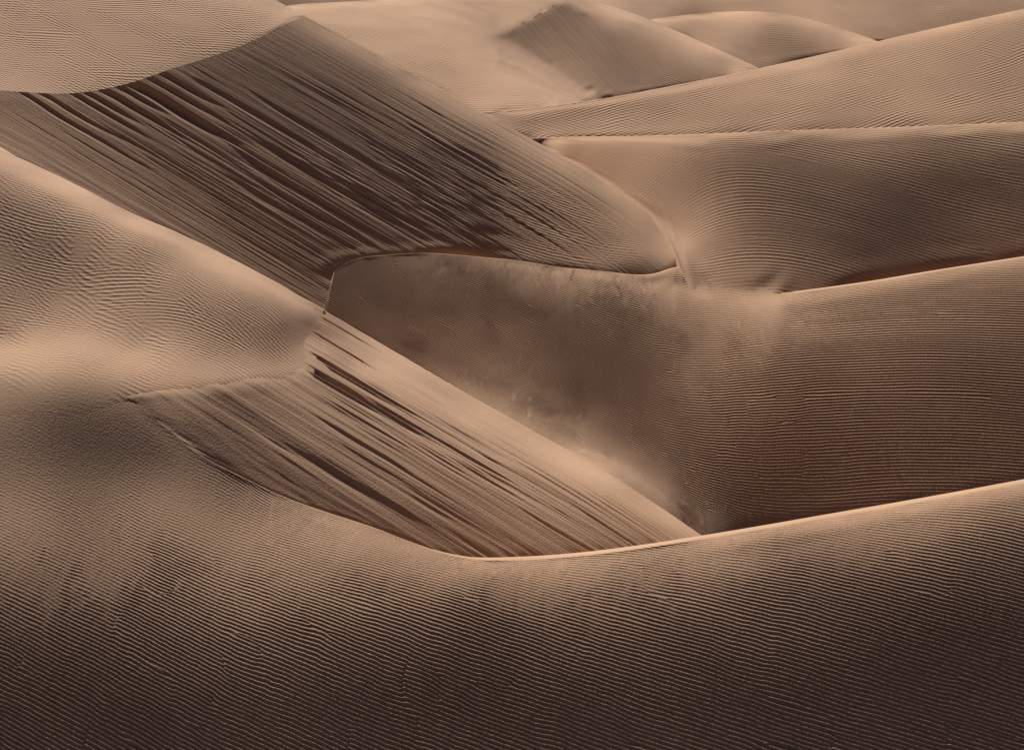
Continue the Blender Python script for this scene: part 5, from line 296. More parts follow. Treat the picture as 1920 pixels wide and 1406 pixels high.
GRID['C'] = (1000, '''-10933,173836,14097 -10933,173842,14092 -10934,173847,14088 -10934,173852,14083 -10935,173858,14079 -10935,173863,14074 -10935,173869,14070 -10936,173874,14065 -10936,173880,14061 -10937,173885,14056 -10937,173891,14052 -10937,173896,14047 -10938,173901,14043 -10938,173907,14038 -10939,173912,14034 -10939,173918,14029 -10939,173923,14025 -10940,173929,14020 -10940,173934,14016 -10940,173939,14011
-10130,174746,14109 -10120,174574,14096 -10110,174401,14084 -10100,174229,14072 -10087,173985,14067 -10073,173740,14061 -10059,173495,14056 -10045,173251,14051 -10031,173007,14046 -10019,172796,14037 -10009,172620,14026 -9999,172443,14015 -9989,172267,14004 -9980,172091,13992 -9970,171915,13981 -9963,171792,13965 -9956,171669,13949 -9949,171546,13933 -9942,171423,13917 -9936,171301,13902
-9300,175330,14109 -9285,175023,14083 -9269,174716,14057 -9250,174351,14036 -9227,173915,14022 -9205,173480,14008 -9186,173114,13989 -9170,172792,13965 -9153,172471,13941 -9138,172184,13915 -9124,171907,13887 -9110,171630,13860 -9097,171367,13832 -9083,171106,13803 -9070,170845,13775 -9057,170589,13746 -9044,170334,13718 -9032,170097,13688 -9022,169904,13654 -9012,169711,13619
-8479,176193,14070 -8449,175554,14048 -8416,174857,14031 -8391,174315,14001 -8368,173816,13967 -8347,173382,13928 -8328,172959,13888 -8309,172563,13846 -8291,172169,13804 -8274,171787,13761 -8256,171407,13718 -8239,171039,13675 -8222,170674,13631 -8206,170320,13587 -8190,169970,13543 -8174,169629,13498 -8159,169295,13453 -8144,168972,13407 -8131,168691,13357 -8120,168461,13303
-7656,177213,14031 -7624,176444,13992 -7583,175473,13973 -7552,174735,13934 -7525,174087,13887 -7500,173506,13835 -7478,172970,13779 -7456,172447,13723 -7435,171935,13666 -7415,171442,13608 -7395,170962,13549 -7375,170493,13490 -7356,170038,13430 -7338,169596,13369 -7320,169164,13308 -7303,168742,13247 -7286,168334,13184 -7270,167942,13120 -7255,167573,13055 -7244,167304,12979
-6827,178332,13988 -6795,177461,13930 -6748,176232,13906 -6713,175285,13858 -6683,174479,13798 -6656,173742,13733 -6630,173043,13665 -6605,172371,13596 -6582,171726,13526 -6559,171106,13453 -6537,170513,13380 -6516,169941,13305 -6496,169388,13228 -6476,168851,13152 -6457,168330,13074 -6439,167822,12996 -6421,167326,12917 -6403,166841,12838 -6386,166367,12758 -6373,166000,12668
-6001,179872,13914 -5948,178273,13891 -5905,176927,13849 -5870,175848,13784 -5838,174877,13711 -5809,173961,13635 -5781,173097,13555 -5755,172281,13473 -5730,171507,13388 -5706,170772,13300 -5684,170069,13210 -5662,169396,13119 -5642,168748,13027 -5622,168122,12933 -5602,167516,12839 -5584,166927,12743 -5566,166353,12648 -5548,165792,12551 -5530,165241,12455 -5517,164823,12346
-5147,180965,13892 -5102,179363,13839 -5056,177704,13795 -5020,176409,13720 -4989,175253,13635 -4959,174162,13547 -4931,173141,13454 -4904,172184,13357 -4880,171294,13256 -4857,170454,13151 -4835,169658,13044 -4815,168898,12935 -4795,168173,12824 -4776,167476,12711 -4758,166801,12598 -4740,166145,12484 -4723,165506,12370 -4706,164881,12255 -4690,164265,12141 -4676,163759,12016
-4298,182725,13844 -4247,180503,13812 -4207,178772,13741 -4173,177265,13654 -4140,175849,13562 -4110,174525,13465 -4082,173312,13360 -4057,172201,13249 -4034,171176,13131 -4013,170229,13009 -3993,169337,12883 -3974,168500,12753 -3956,167701,12622 -3939,166936,12489 -3922,166196,12355 -3906,165477,12221 -3891,164773,12087 -3875,164083,11953 -3860,163408,11819 -3849,162874,11671
-3439,184889,13779 -3393,182362,13738 -3357,180345,13657 -3324,178552,13562 -3293,176822,13466 -3264,175197,13364 -3237,173725,13253 -3213,172390,13132 -3191,171181,13002 -3172,170088,12864 -3154,169078,12721 -3137,168137,12573 -3121,167250,12423 -3107,166401,12270 -3092,165582,12117 -3078,164786,11963 -3064,164006,11810 -3051,163243,11657 -3038,162502,11504 -3027,161890,11338
-2554,186633,13740 -2523,184329,13642 -2496,182311,13526 -2470,180362,13409 -2444,178353,13305 -2417,176378,13203 -2393,174518,13097 -2370,172824,12980 -2350,171314,12850 -2332,169975,12707 -2317,168776,12554 -2302,167685,12394 -2289,166672,12228 -2277,165715,12060 -2265,164797,11890 -2253,163908,11720 -2242,163042,11550 -2231,162197,11380 -2221,161384,11209 -2212,160682,11028
-1646,187679,13719 -1627,185460,13577 -1612,183739,13398 -1597,181964,13229 -1581,180037,13081 -1563,177959,12955 -1544,175771,12846 -1526,173591,12745 -1508,171567,12635 -1493,169790,12507 -1480,168263,12359 -1469,166933,12195 -1459,165741,12021 -1450,164643,11841 -1441,163608,11657 -1433,162616,11472 -1425,161655,11287 -1417,160720,11102 -1410,159818,10917 -1404,159090,10713
-961,187803,13735 -951,185856,13569 -944,184370,13368 -936,182916,13169 -929,181373,12984 -921,179716,12815 -912,177863,12671 -901,175834,12551 -891,173715,12447 -879,171347,12376 -869,169240,12286 -860,167496,12165 -853,166036,12019 -847,164774,11856 -841,163644,11683 -836,162598,11505 -831,161609,11323 -827,160660,11140 -822,159745,10957 -818,158935,10764
-480,187770,13751 -476,185952,13574 -472,184569,13365 -469,183251,13154 -466,181878,12953 -462,180428,12764 -458,178860,12591 -455,177417,12412 -451,175932,12242 -445,173473,12177 -438,170782,12144 -432,168381,12091 -428,166495,11990 -424,164986,11855 -421,163716,11698 -418,162596,11528 -415,161571,11352 -413,160609,11171 -411,159692,10988 -409,159016,10780
0,187681,13761 0,185950,13579 0,184642,13364 0,183405,13148 0,182118,12940 0,180743,12745 0,179385,12553 0,178406,12329 0,177443,12106 0,175861,11950 0,173167,11915 0,170242,11914 0,167561,11898 0,165507,11822 0,163949,11697 0,162677,11546 0,161578,11379 0,160585,11204 0,159657,11024 0,158930,10823
480,187585,13756 476,185896,13573 472,184642,13357 470,183452,13140 467,182209,12931 463,180898,12733 461,179869,12512 459,179028,12276 457,178169,12045 455,177239,11823 451,175608,11678 444,172791,11664 436,169671,11693 428,166770,11709 423,164574,11656 419,162973,11543 416,161702,11398 413,160627,11235 411,159664,11062 409,158873,10871
959,187517,13728 951,185827,13550 945,184599,13337 939,183435,13122 933,182246,12913 928,181168,12697 924,180348,12460 920,179551,12223 917,178730,11992 913,177879,11766 908,176947,11551 900,175271,11418 885,172312,11429 868,169038,11485 853,166012,11524 841,163705,11493 833,162055,11394 827,160787,11256 822,159732,11098 818,158852,10921
1437,187315,13685 1425,185732,13506 1417,184521,13297 1408,183394,13085 1401,182389,12866 1395,181556,12633 1390,180777,12397 1384,179993,12165 1378,179194,11936 1373,178376,11712 1367,177530,11493 1360,176591,11287 1346,174806,11175 1323,171760,11208 1298,168444,11280 1275,165329,11341 1256,162880,11336 1243,161175,11253 1234,159897,11125 1228,159008,10955
1917,187355,13590 1900,185683,13427 1888,184438,13231 1879,183499,13010 1871,182692,12780 1864,181913,12549 1857,181139,12321 1849,180364,12094 1842,179582,11872 1834,178789,11652 1827,177977,11437 1819,177137,11228 1809,176185,11033 1791,174307,10942 1760,171284,10985 1726,167933,11075 1694,164711,11161 1667,162090,11188 1649,160280,11128 1637,159035,11006
2396,187332,13478 2375,185641,13327 2362,184531,13128 2352,183758,12901 2343,182991,12676 2334,182224,12454 2325,181458,12233 2316,180694,12015 2307,179927,11799 2298,179153,11586 2288,178364,11377 2279,177557,11173 2268,176706,10975 2257,175724,10795 2234,173932,10707 2196,170934,10761 2153,167534,10870 2111,164209,10982 2075,161349,11049 2051,159432,11014
2882,187731,13321 2854,185887,13194 2839,184848,12998 2828,184057,12782 2817,183289,12567 2806,182526,12353 2795,181769,12141 2784,181014,11930 2774,180259,11722 2763,179500,11517 2752,178730,11315 2740,177942,11117 2729,177130,10924 2716,176283,10737 2703,175324,10566 2678,173669,10475 2633,170721,10537 2581,167283,10664 2528,163795,10808 2486,161020,10879
3389,189211,13073 3343,186615,13023 3319,185215,12869 3305,184396,12665 3292,183616,12459 3280,182853,12254 3267,182101,12051 3255,181355,11848 3242,180610,11648 3230,179863,11450 3217,179109,11255 3204,178342,11063 3191,177561,10875 3178,176760,10692 3164,175931,10513 3148,175000,10349 3123,173534,10248 3073,170748,10304 3011,167234,10454 2951,163862,10597
3914,191183,12791 3846,187823,12818 3805,185776,12732 3786,184793,12552 3770,183974,12358 3756,183207,12162 3741,182461,11966 3727,181725,11771 3713,180993,11577 3699,180260,11386 3685,179522,11197 3671,178779,11011 3657,178025,10828 3642,177261,10648 3627,176481,10472 3611,175673,10301 3594,174786,10142 3571,173590,10020 3518,170969,10069 3470,168595,10095
4453,193330,12494 4360,189236,12595 4302,186660,12567 4271,185266,12433 4251,184348,12258 4234,183564,12072 4218,182829,11883 4202,182109,11695 4187,181395,11508 4172,180681,11322 4156,179965,11139 4141,179246,10958 4125,178523,10780 4109,177793,10604 4094,177055,10431 4077,176305,10261 4061,175531,10097 4042,174689,9942 4018,173595,9818 3989,172278,9724
4971,194242,12297 4868,190142,12411 4801,187468,12401 4762,185899,12293 4734,184781,12146 4714,183930,11976 4696,183192,11796 4679,182494,11615 4663,181804,11434 4646,181114,11255 4630,180425,11078 4613,179735,10903 4597,179043,10730 4580,178348,10558 4564,177650,10390 4547,176946,10223 4530,176233,10059 4512,175502,9899 4494,174743,9745 4484,174308,9554
5465,194081,12179 5363,190435,12264 5292,187856,12258 5250,186299,12160 5220,185216,12020 5197,184330,11864 5177,183572,11697 5158,182878,11525 5141,182207,11353 5123,181545,11182 5106,180887,11011 5089,180229,10843 5071,179570,10676 5054,178911,10511 5037,178249,10347 5019,177586,10186 5002,176919,10026 4984,176248,9869 4966,175570,9714 4951,175005,9547
5949,193647,12066 5853,190463,12124 5776,187930,12127 5735,186549,12025 5705,185538,11891 5681,184706,11741 5659,183954,11585 5640,183264,11425 5621,182605,11263 5602,181967,11101 5584,181341,10939 5566,180716,10778 5549,180093,10619 5531,179470,10460 5513,178846,10304 5495,178219,10149 5477,177591,9996 5459,176960,9844 5440,176328,9695 5425,175785,9536
6432,193231,11937 6340,190406,11977 6262,188042,11979 6222,186793,11879 6192,185836,11753 6166,185017,11615 6143,184291,11470 6122,183618,11321 6102,182983,11169 6083,182374,11016 6065,181778,10863 6046,181189,10711 6028,180602,10560 6010,180017,10410 5992,179433,10261 5973,178845,10113 5955,178254,9968 5937,177661,9824 5918,177059,9682 5903,176566,9529
6926,193177,11764 6837,190638,11793 6758,188403,11798 6712,187081,11720 6678,186106,11609 6650,185289,11485 6626,184570,11353 6604,183922,11215 6584,183318,11074 6564,182740,10931 6546,182179,10788 6527,181629,10645 6509,181083,10502 6491,180539,10360 6473,179997,10220 6455,179453,10080 6436,178906,9942 6418,178356,9806 6399,177804,9671 6387,177418,9517
7441,193663,11532 7347,191178,11572 7261,188895,11598 7205,187401,11551 7166,186369,11461 7136,185536,11353 7110,184824,11234 7087,184190,11109 7066,183608,10979 7046,183059,10848 7027,182533,10715 7009,182020,10581 6991,181516,10448 6973,181016,10315 6955,180520,10182 6937,180024,10051 6920,179529,9920 6902,179034,9790 6884,178540,9661 6870,178138,9523
7956,194078,11293 7860,191712,11340 7768,189435,11382 7701,187763,11368 7655,186610,11305 7621,185749,11215 7593,185039,11111 7569,184419,11000 7548,183857,10883 7527,183333,10763 7508,182836,10641 7490,182358,10519 7472,181894,10395 7455,181439,10271 7438,180990,10148 7421,180545,10025 7404,180105,9902 7388,179667,9779 7371,179239,9657 7361,178946,9519
8678,194294,10968 8587,192215,11012 8485,189914,11082 8407,188137,11103 8353,186900,11072 8315,186008,11008 8284,185293,10927 8258,184684,10837 8235,184145,10740 8215,183656,10638 8196,183201,10534 8178,182770,10428 8161,182359,10320 8144,181961,10212 8128,181575,10103 8112,181197,9993 8097,180827,9884 8082,180462,9774 8068,180121,9662 8056,179828,9545
9397,193402,10715 9311,191617,10759 9214,189585,10831 9141,188056,10855 9088,186949,10837 9048,186108,10794 9017,185438,10733 8991,184874,10663 8969,184392,10585 8948,183952,10503 8930,183546,10418 8912,183165,10330 8896,182805,10241 8881,182465,10150 8866,182135,10059 8851,181816,9967 8837,181505,9874 8824,181201,9781 8811,180917,9686 8801,180682,9586
10039,191187,10596 9979,190019,10608 9904,188575,10649 9846,187443,10659 9799,186531,10649 9768,185927,10606 9741,185394,10558 9719,184939,10501 9699,184551,10438 9681,184186,10373 9665,183851,10305 9649,183539,10235 9634,183239,10164 9621,182955,10091 9607,182681,10018 9594,182413,9944 9582,182156,9870 9569,181903,9795 9557,181656,9719 9549,181480,9637
10654,188778,10511 10616,188094,10501 10578,187396,10492 10539,186699,10485 10511,186184,10458 10485,185711,10428 10465,185332,10388 10446,184983,10346 10430,184680,10298 10414,184395,10249 10401,184134,10198 10387,183885,10146 10375,183650,10092 10363,183422,10038 10351,183204,9982 10340,182992,9927 10330,182787,9870 10319,182589,9814 10311,182420,9754 10304,182281,9690
11311,187373,10326 11293,187071,10303 11274,186739,10283 11251,186351,10268 11229,185964,10254 11208,185612,10237 11191,185323,10213 11174,185033,10189 11159,184771,10163 11147,184555,10131 11134,184340,10100 11123,184138,10067 11112,183958,10032 11102,183778,9997 11092,183606,9962 11083,183446,9925 11074,183286,9888 11067,183147,9849 11060,183035,9807 11054,182924,9765
11984,186385,10100 11972,186182,10092 11959,185979,10084 11946,185776,10076 11933,185560,10070 11919,185345,10063 11906,185129,10057 11892,184914,10050 11879,184699,10044 11867,184515,10035 11858,184370,10021 11849,184225,10007 11840,184080,9993 11831,183935,9980 11823,183790,9966 11816,183686,9948 11810,183585,9930 11804,183484,9912 11798,183382,9893 11792,183281,9875
12622,184987,9922 12623,184991,9917 12623,184995,9912 12623,184999,9908 12624,185003,9903 12624,185008,9898 12624,185012,9893 12625,185016,9889 12625,185020,9884 12625,185024,9879 12626,185028,9874 12626,185032,9870 12626,185037,9865 12627,185041,9860 12627,185045,9855 12627,185049,9851 12628,185053,9846 12628,185057,9841 12628,185061,9836 12629,185066,9832''')
GRID['H'] = (1000, '''8291,231203,7939 8291,231207,7928 8292,231211,7915 8292,231216,7902 8292,231221,7888 8292,231225,7874 8293,231230,7859 8293,231236,7844 8294,231258,7828 8295,231281,7811 8296,231304,7794
9284,231068,8089 9281,230971,8070 9274,230799,8055 9267,230619,8038 9260,230432,8021 9252,230241,8003 9245,230046,7986 9237,229858,7967 9231,229694,7945 9225,229527,7923 9218,229359,7901
10284,231112,8212 10274,230870,8163 10262,230591,8107 10244,230177,8060 10226,229749,8012 10211,229399,7954 10198,229074,7893 10185,228770,7828 10173,228481,7760 10162,228230,7688 10154,228023,7611
11302,231539,8282 11279,231039,8213 11248,230366,8144 11224,229857,8053 11203,229391,7953 11183,228962,7847 11164,228553,7737 11146,228144,7624 11128,227738,7509 11110,227353,7391 11096,227038,7265
12337,232187,8314 12304,231544,8214 12251,230520,8128 12213,229761,8009 12181,229119,7873 12151,228521,7729 12122,227931,7581 12093,227341,7431 12063,226749,7278 12034,226157,7125 12007,225602,6966
13396,233173,8294 13316,231744,8226 13249,230534,8111 13197,229594,7960 13152,228752,7793 13109,227957,7617 13068,227192,7434 13028,226445,7247 12988,225700,7058 12947,224946,6867 12911,224271,6668
14399,233108,8345 14300,231461,8258 14219,230106,8112 14160,229089,7922 14107,228177,7715 14058,227327,7496 14011,226507,7269 13965,225701,7039 13919,224894,6806 13871,224070,6573 13828,223304,6332
15342,232134,8428 15239,230528,8303 15166,229365,8100 15109,228432,7861 15057,227581,7605 15007,226769,7340 14958,225964,7068 14909,225146,6795 14857,224297,6522 14801,223388,6253 14749,222524,5978
16269,231045,8468 16198,229984,8291 16125,228885,8081 16073,228086,7828 16025,227344,7560 15979,226620,7284 15932,225893,7003 15884,225143,6720 15833,224351,6439 15777,223491,6162 15725,222675,5880
17281,231203,8331 17185,229877,8207 17108,228792,8026 17053,227999,7805 17005,227302,7565 16961,226650,7316 16918,226018,7059 16876,225387,6798 16832,224746,6536 16787,224078,6274 16747,223474,6003
18295,231356,8135 18195,230056,8041 18098,228775,7916 18034,227921,7738 17984,227234,7538 17939,226611,7325 17897,226037,7103 17858,225490,6875 17820,224957,6643 17783,224427,6408 17754,224013,6159
19260,230898,7931 19167,229739,7862 19073,228578,7769 19007,227741,7636 18956,227090,7477 18912,226525,7306 18873,226012,7127 18837,225532,6940 18802,225073,6750 18769,224628,6555 18744,224287,6348
20173,229863,7747 20109,229109,7681 20036,228248,7607 19972,227496,7514 19923,226903,7401 19882,226401,7276 19846,225950,7142 19812,225530,7003 19780,225137,6859 19751,224765,6711 19730,224488,6552
21106,229150,7506 21061,228637,7461 20995,227905,7424 20936,227241,7375 20886,226678,7313 20847,226225,7237 20811,225810,7156 20780,225454,7067 20751,225116,6975 20724,224795,6879 20705,224567,6773
21956,227620,7319 21933,227373,7294 21907,227090,7265 21874,226733,7241 21836,226333,7219 21798,225922,7197 21765,225571,7168 21739,225289,7131 21713,225003,7093 21690,224755,7051 21671,224550,7004
22739,225554,7189 22739,225554,7179 22739,225554,7167 22740,225554,7154 22740,225554,7141 22740,225554,7127 22740,225554,7114 22741,225554,7100 22741,225554,7086 22741,225554,7071 22742,225554,7057''')
GRID['X'] = (1000, '''-48700,288536,11465 -48553,287599,11164 -48407,286667,10866 -48262,285739,10569 -48118,284817,10274 -47975,283899,9981 -47832,282986,9690 -47690,282079,9401 -47549,281177,9113 -47409,280280,8827
-45370,288536,11465 -45234,287599,11164 -45098,286667,10866 -44963,285739,10569 -44828,284817,10274 -44695,283899,9981 -44562,282987,9690 -44429,282079,9401 -44298,281177,9113 -44167,280280,8827
-42040,288536,11465 -41914,287599,11164 -41788,286667,10866 -41663,285739,10569 -41538,284817,10274 -41415,283899,9981 -41291,282987,9690 -41169,282079,9401 -41047,281177,9113 -40926,280280,8827
-38755,288866,11444 -38696,288361,11114 -38548,287189,10831 -38363,285739,10569 -38248,284817,10274 -38134,283899,9981 -38021,282987,9690 -37908,282079,9401 -37796,281177,9113 -37685,280280,8827
-35421,288866,11444 -35430,288866,11081 -35439,288866,10719 -35447,288866,10357 -35456,288866,9994 -35463,288853,9632 -35463,288790,9274 -35473,288803,8910 -35618,289908,8464 -35968,292685,7890
-32088,288866,11444 -32096,288865,11081 -32103,288858,10720 -32108,288841,10358 -32129,288960,9987 -32208,289601,9579 -32313,290471,9153 -32106,288541,8929 -31044,278929,9280 -29903,268610,9708
-28755,288872,11443 -28778,289031,11071 -28831,289499,10677 -28866,289778,10295 -28790,288944,9989 -28611,287082,9757 -28436,285251,9528 -28374,284564,9219 -28493,285687,8778 -28717,287860,8254
-25382,288426,11472 -25316,287602,11164 -25250,286781,10858 -25184,285962,10554 -25118,285146,10252 -25059,284408,9946 -25012,283809,9631 -24972,283284,9313 -24936,282810,8992 -24903,282364,8669
-22057,288470,11469 -21910,286367,10692 -21764,284280,9927 -21618,282211,9173 -21474,280157,8429 -21332,278127,7696 -21226,276584,6933 -21146,275368,6152 -21128,274967,5304 -21167,275304,4388
-18731,288507,11467 -18608,286447,10712 -18487,284404,9967 -18366,282377,9233 -18246,280365,8509 -18126,278367,7796 -18008,276381,7093 -17890,274408,6401 -17773,272457,5718 -17711,271344,4968
-15404,288546,11464 -15306,286547,10741 -15209,284570,10028 -15113,282614,9323 -15018,280677,8628 -14924,278755,7943 -14830,276846,7267 -14737,274947,6600 -14644,273056,5943 -14557,271278,5286
-12081,288706,11454 -12003,286680,10752 -11926,284690,10058 -11851,282735,9373 -11777,280811,8695 -11704,278915,8026 -11631,277042,7365 -11560,275188,6713 -11489,273346,6069 -11425,271664,5421
-8763,289157,11425 -8704,287053,10754 -8646,284997,10090 -8590,282990,9434 -8535,281028,8784 -8481,279107,8142 -8428,277224,7506 -8377,275375,6878 -8326,273552,6256 -8280,271907,5629
-5440,289912,11376 -5402,287730,10753 -5365,285600,10138 -5328,283524,9529 -5293,281500,8926 -5259,279526,8329 -5225,277597,7739 -5192,275712,7155 -5160,273866,6576 -5133,272267,5985
-2102,290890,11313 -2086,288574,10731 -2071,286309,10157 -2056,284101,9588 -2041,281950,9027 -2027,279854,8471 -2013,277811,7921 -2000,275819,7376 -1986,273874,6837 -1975,272191,6285
1260,291974,11244 1250,289445,10672 1239,286940,10112 1229,284475,9560 1219,282061,9016 1210,279708,8479 1201,277419,7948 1191,275197,7423 1183,273039,6903 1175,271188,6367
4638,292557,11206 4598,289844,10573 4556,287057,9959 4513,284206,9364 4470,281322,8787 4427,278449,8224 4384,275633,7672 4343,272913,7127 4304,270307,6586 4269,267959,6037
7989,291646,11265 7923,289048,10542 7854,286347,9841 7781,283516,9165 7704,280547,8517 7623,277431,7897 7538,274194,7306 7452,270889,6739 7366,267607,6190 7286,264548,5640
11291,290005,11370 11196,287378,10549 11099,284684,9750 10998,281910,8974 10893,279048,8222 10785,276090,7497 10673,273034,6799 10556,269879,6130 10436,266632,5491 10318,263446,4867
14598,289209,11421 14483,286766,10634 14368,284310,9861 14252,281832,9106 14134,279327,8368 14016,276800,7647 13896,274268,6942 13777,271754,6251 13661,269280,5572 13556,267039,4886
17933,289186,11423 17798,286817,10653 17662,284452,9896 17525,282079,9155 17387,279680,8429 17246,277243,7721 17103,274767,7031 16957,272257,6359 16810,269731,5703 16680,267477,5038
21296,289531,11401 21126,287040,10615 20955,284540,9845 20783,282021,9092 20608,279470,8356 20430,276878,7640 20248,274245,6943 20065,271586,6265 19881,268925,5603 19714,266495,4937
24643,289604,11396 24434,286948,10540 24221,284249,9704 24003,281493,8890 23778,278669,8100 23547,275766,7336 23308,272782,6598 23063,269730,5887 22815,266644,5199 22585,263776,4511
27932,289057,11431 27677,286199,10473 27418,283303,9538 27154,280353,8629 26882,277336,7747 26602,274235,6895 26312,271039,6075 26013,267751,5286 25707,264397,4530 25418,261225,3780
31211,288526,11465 30931,285723,10527 30652,282932,9609 30372,280145,8710 30093,277356,7832 29812,274561,6975 29529,271755,6139 29245,268931,5325 28956,266076,4535 28678,263325,3755
34523,288385,11474 34231,285748,10608 33943,283144,9757 33658,280574,8922 33377,278035,8100 33099,275528,7294 32824,273050,6501 32552,270598,5724 32282,268163,4961 32034,265915,4196
37858,288438,11471 37559,285978,10671 37264,283549,9885 36973,281151,9111 36685,278784,8350 36402,276449,7601 36122,274146,6863 35845,271875,6138 35573,269635,5423 35320,267548,4708
41194,288492,11468 40894,286219,10732 40597,283973,10008 40303,281752,9295 40013,279557,8593 39726,277387,7901 39442,275243,7219 39162,273124,6548 38885,271031,5886 38630,269092,5223
44528,288519,11466 44229,286430,10794 43934,284366,10132 43643,282326,9479 43354,280311,8834 43070,278319,8199 42788,276350,7571 42510,274402,6953 42234,272475,6342 41988,270743,5725
47860,288536,11465 47567,286632,10856 47278,284750,10255 46993,282891,9661 46710,281054,9075 46431,279239,8495 46156,277447,7922 45884,275675,7356 45614,273922,6797 45390,272443,6222''')

# ------------------------------------------------------------------ helpers
rng = np.random.default_rng(7)

def smooth(x):
    x = np.clip(x, 0, 1)
    return x * x * (3 - 2 * x)

def grid(name):
    return np.array([[[float(c) for c in p.split(',')] for p in row.split()]
                     for row in GRID[name][1].split('\n')]) / GRID[name][0]

def spline_matrix(n, m):
    """m samples of the natural cubic spline through n evenly spaced knots, as a matrix."""
    A = np.zeros((n, n)); B = np.zeros((n, n))
    A[0, 0] = A[-1, -1] = 1
    for i in range(1, n - 1):
        A[i, i - 1:i + 2] = (1, 4, 1)
        B[i, i - 1:i + 2] = (6, -12, 6)
    M = np.linalg.solve(A, B)
    t = np.linspace(0, n - 1, m) if isinstance(m, int) else np.asarray(m) * (n - 1)
    m = len(t)
    k = np.minimum(t.astype(int), n - 2); f = t - k
    S = np.zeros((m, n)); r = np.arange(m)
    S[r, k] += 1 - f; S[r, k + 1] += f
    S += ((1 - f) ** 3 - (1 - f))[:, None] / 6 * M[k] + (f ** 3 - f)[:, None] / 6 * M[k + 1]
    return S

def resample(G, n0, n1):
    A, B = spline_matrix(G.shape[0], n0), spline_matrix(G.shape[1], n1)
    return np.stack([A @ G[..., k] @ B.T for k in range(3)], -1)

def even(G, axis, n):
    """n parameters along a grid axis, evenly spaced over the ground"""
    P = resample(G, 200, 200)
    L = np.linalg.norm(np.diff(P, axis=axis), axis=-1).mean(axis=1 - axis)
    L = np.r_[0, np.cumsum(L)]
    return np.interp(np.linspace(0, L[-1], n), L, np.linspace(0, 1, 200))

def normals(P):
    n = np.cross(np.gradient(P, axis=0), np.gradient(P, axis=1))
    n /= np.linalg.norm(n, axis=-1, keepdims=True) + 1e-12
    return n * np.sign(n[..., 2:3] + 1e-9)

def vnoise(x, y, seed):
    """smooth value noise, vectorised"""
    xi = np.floor(x).astype(np.int64); yi = np.floor(y).astype(np.int64)
    fx = x - xi; fy = y - yi
    fx = fx * fx * (3 - 2 * fx); fy = fy * fy * (3 - 2 * fy)
    def h(a, b):
        v = np.sin(a * 127.1 + b * 311.7 + seed * 74.7) * 43758.5453
        return v - np.floor(v)
    return ((h(xi, yi) * (1 - fx) + h(xi + 1, yi) * fx) * (1 - fy)
            + (h(xi, yi + 1) * (1 - fx) + h(xi + 1, yi + 1) * fx) * fy) * 2 - 1

def extend(P, axis, end, mode, reach=6.0, slope=0.5):
    """carry the sand on past an edge of a patch: over the crest, or on under the neighbouring sand"""
    Q = np.moveaxis(P, axis, 0)
    if end:
        Q = Q[::-1]
    E, T = Q[0], Q[0] - Q[1]
    hl = np.hypot(T[:, 0], T[:, 1])[:, None] + 1e-9
    m0 = np.clip(T[:, 2:] / hl, -0.8, 0.8)
    d = T[:, :2] / hl
    turn = 1.6                                # how far over a crest takes to steepen
    if isinstance(mode, tuple):
        mode, turn = mode[0], mode[1](len(E))[:, None]
    if mode == 'back':
        d = np.tile([[0.0, 1.0]], (len(E), 1)); m0 = np.minimum(m0, -0.05)
    s = (np.linspace(0, 1, 15)[1:] ** 2)[:, None, None] * np.broadcast_to(np.asarray(reach(len(E)) if callable(reach) else reach, float).reshape(-1, 1), (len(E), 1))[None]
    out = []
    z = E[:, 2:].copy(); last = 0.0
    if mode == 'under':
        out.append(E.copy())                  # a second edge row, so that the brink stays sharp
    for v in s:
        if mode == 'back':
            m = m0 + (-slope - m0) * smooth(v / turn)
        elif mode == 'on':
            m = m0
        elif mode == 'toe':
            m = m0 + (-slope - m0) * smooth(v / 0.8)
        else:
            m = m0 + (-slope - m0) * smooth(v / 0.3) - 0.25
        z = z + m * (v - last); last = v
        out.append(np.concatenate([E[:, :2] + d * v, z], 1))
    Q = np.concatenate([np.array(out)[::-1], Q], 0)
    if end:
        Q = Q[::-1]
    return np.moveaxis(Q, 0, axis)

def mesh_object(name, P, mat, attrs=None, parent=None, breaks=()):
    n0, n1 = P.shape[:2]
    idx = np.arange(n0 * n1).reshape(n0, n1)
    quads = np.stack([idx[:-1, :-1], idx[1:, :-1], idx[1:, 1:], idx[:-1, 1:]], -1)
    for ax, k in breaks:                      # a hard edge: the two rows at k and k + 1 are not joined
        quads = np.delete(quads, k, axis=ax)
    quads = quads.reshape(-1, 4)
    c = np.cross(P[1:, :-1] - P[:-1, :-1], P[:-1, 1:] - P[:-1, :-1])[..., 2].sum()
    if c < 0:
        quads = quads[:, ::-1]
    me = bpy.data.meshes.new(name)
    me.vertices.add(n0 * n1)
    me.vertices.foreach_set('co', np.ascontiguousarray(P, dtype=np.float32).ravel())
    me.loops.add(quads.size)
    me.loops.foreach_set('vertex_index', np.ascontiguousarray(quads, dtype=np.int32).ravel())
    me.polygons.add(len(quads))
    me.polygons.foreach_set('loop_start', np.arange(0, quads.size, 4, dtype=np.int32))
    me.update(calc_edges=True)
    me.polygons.foreach_set('use_smooth', np.ones(len(quads), dtype=bool))
    for k, v in (attrs or {}).items():
        if v.ndim == 3:
            a = me.attributes.new(k, 'FLOAT_VECTOR', 'POINT')
            a.data.foreach_set('vector', np.ascontiguousarray(v, dtype=np.float32).ravel())
        else:
            a = me.attributes.new(k, 'FLOAT', 'POINT')
            a.data.foreach_set('value', np.ascontiguousarray(v, dtype=np.float32).ravel())
    me.materials.append(mat)
    ob = bpy.data.objects.new(name, me)
    scene.collection.objects.link(ob)
    ob.parent = parent
    return ob

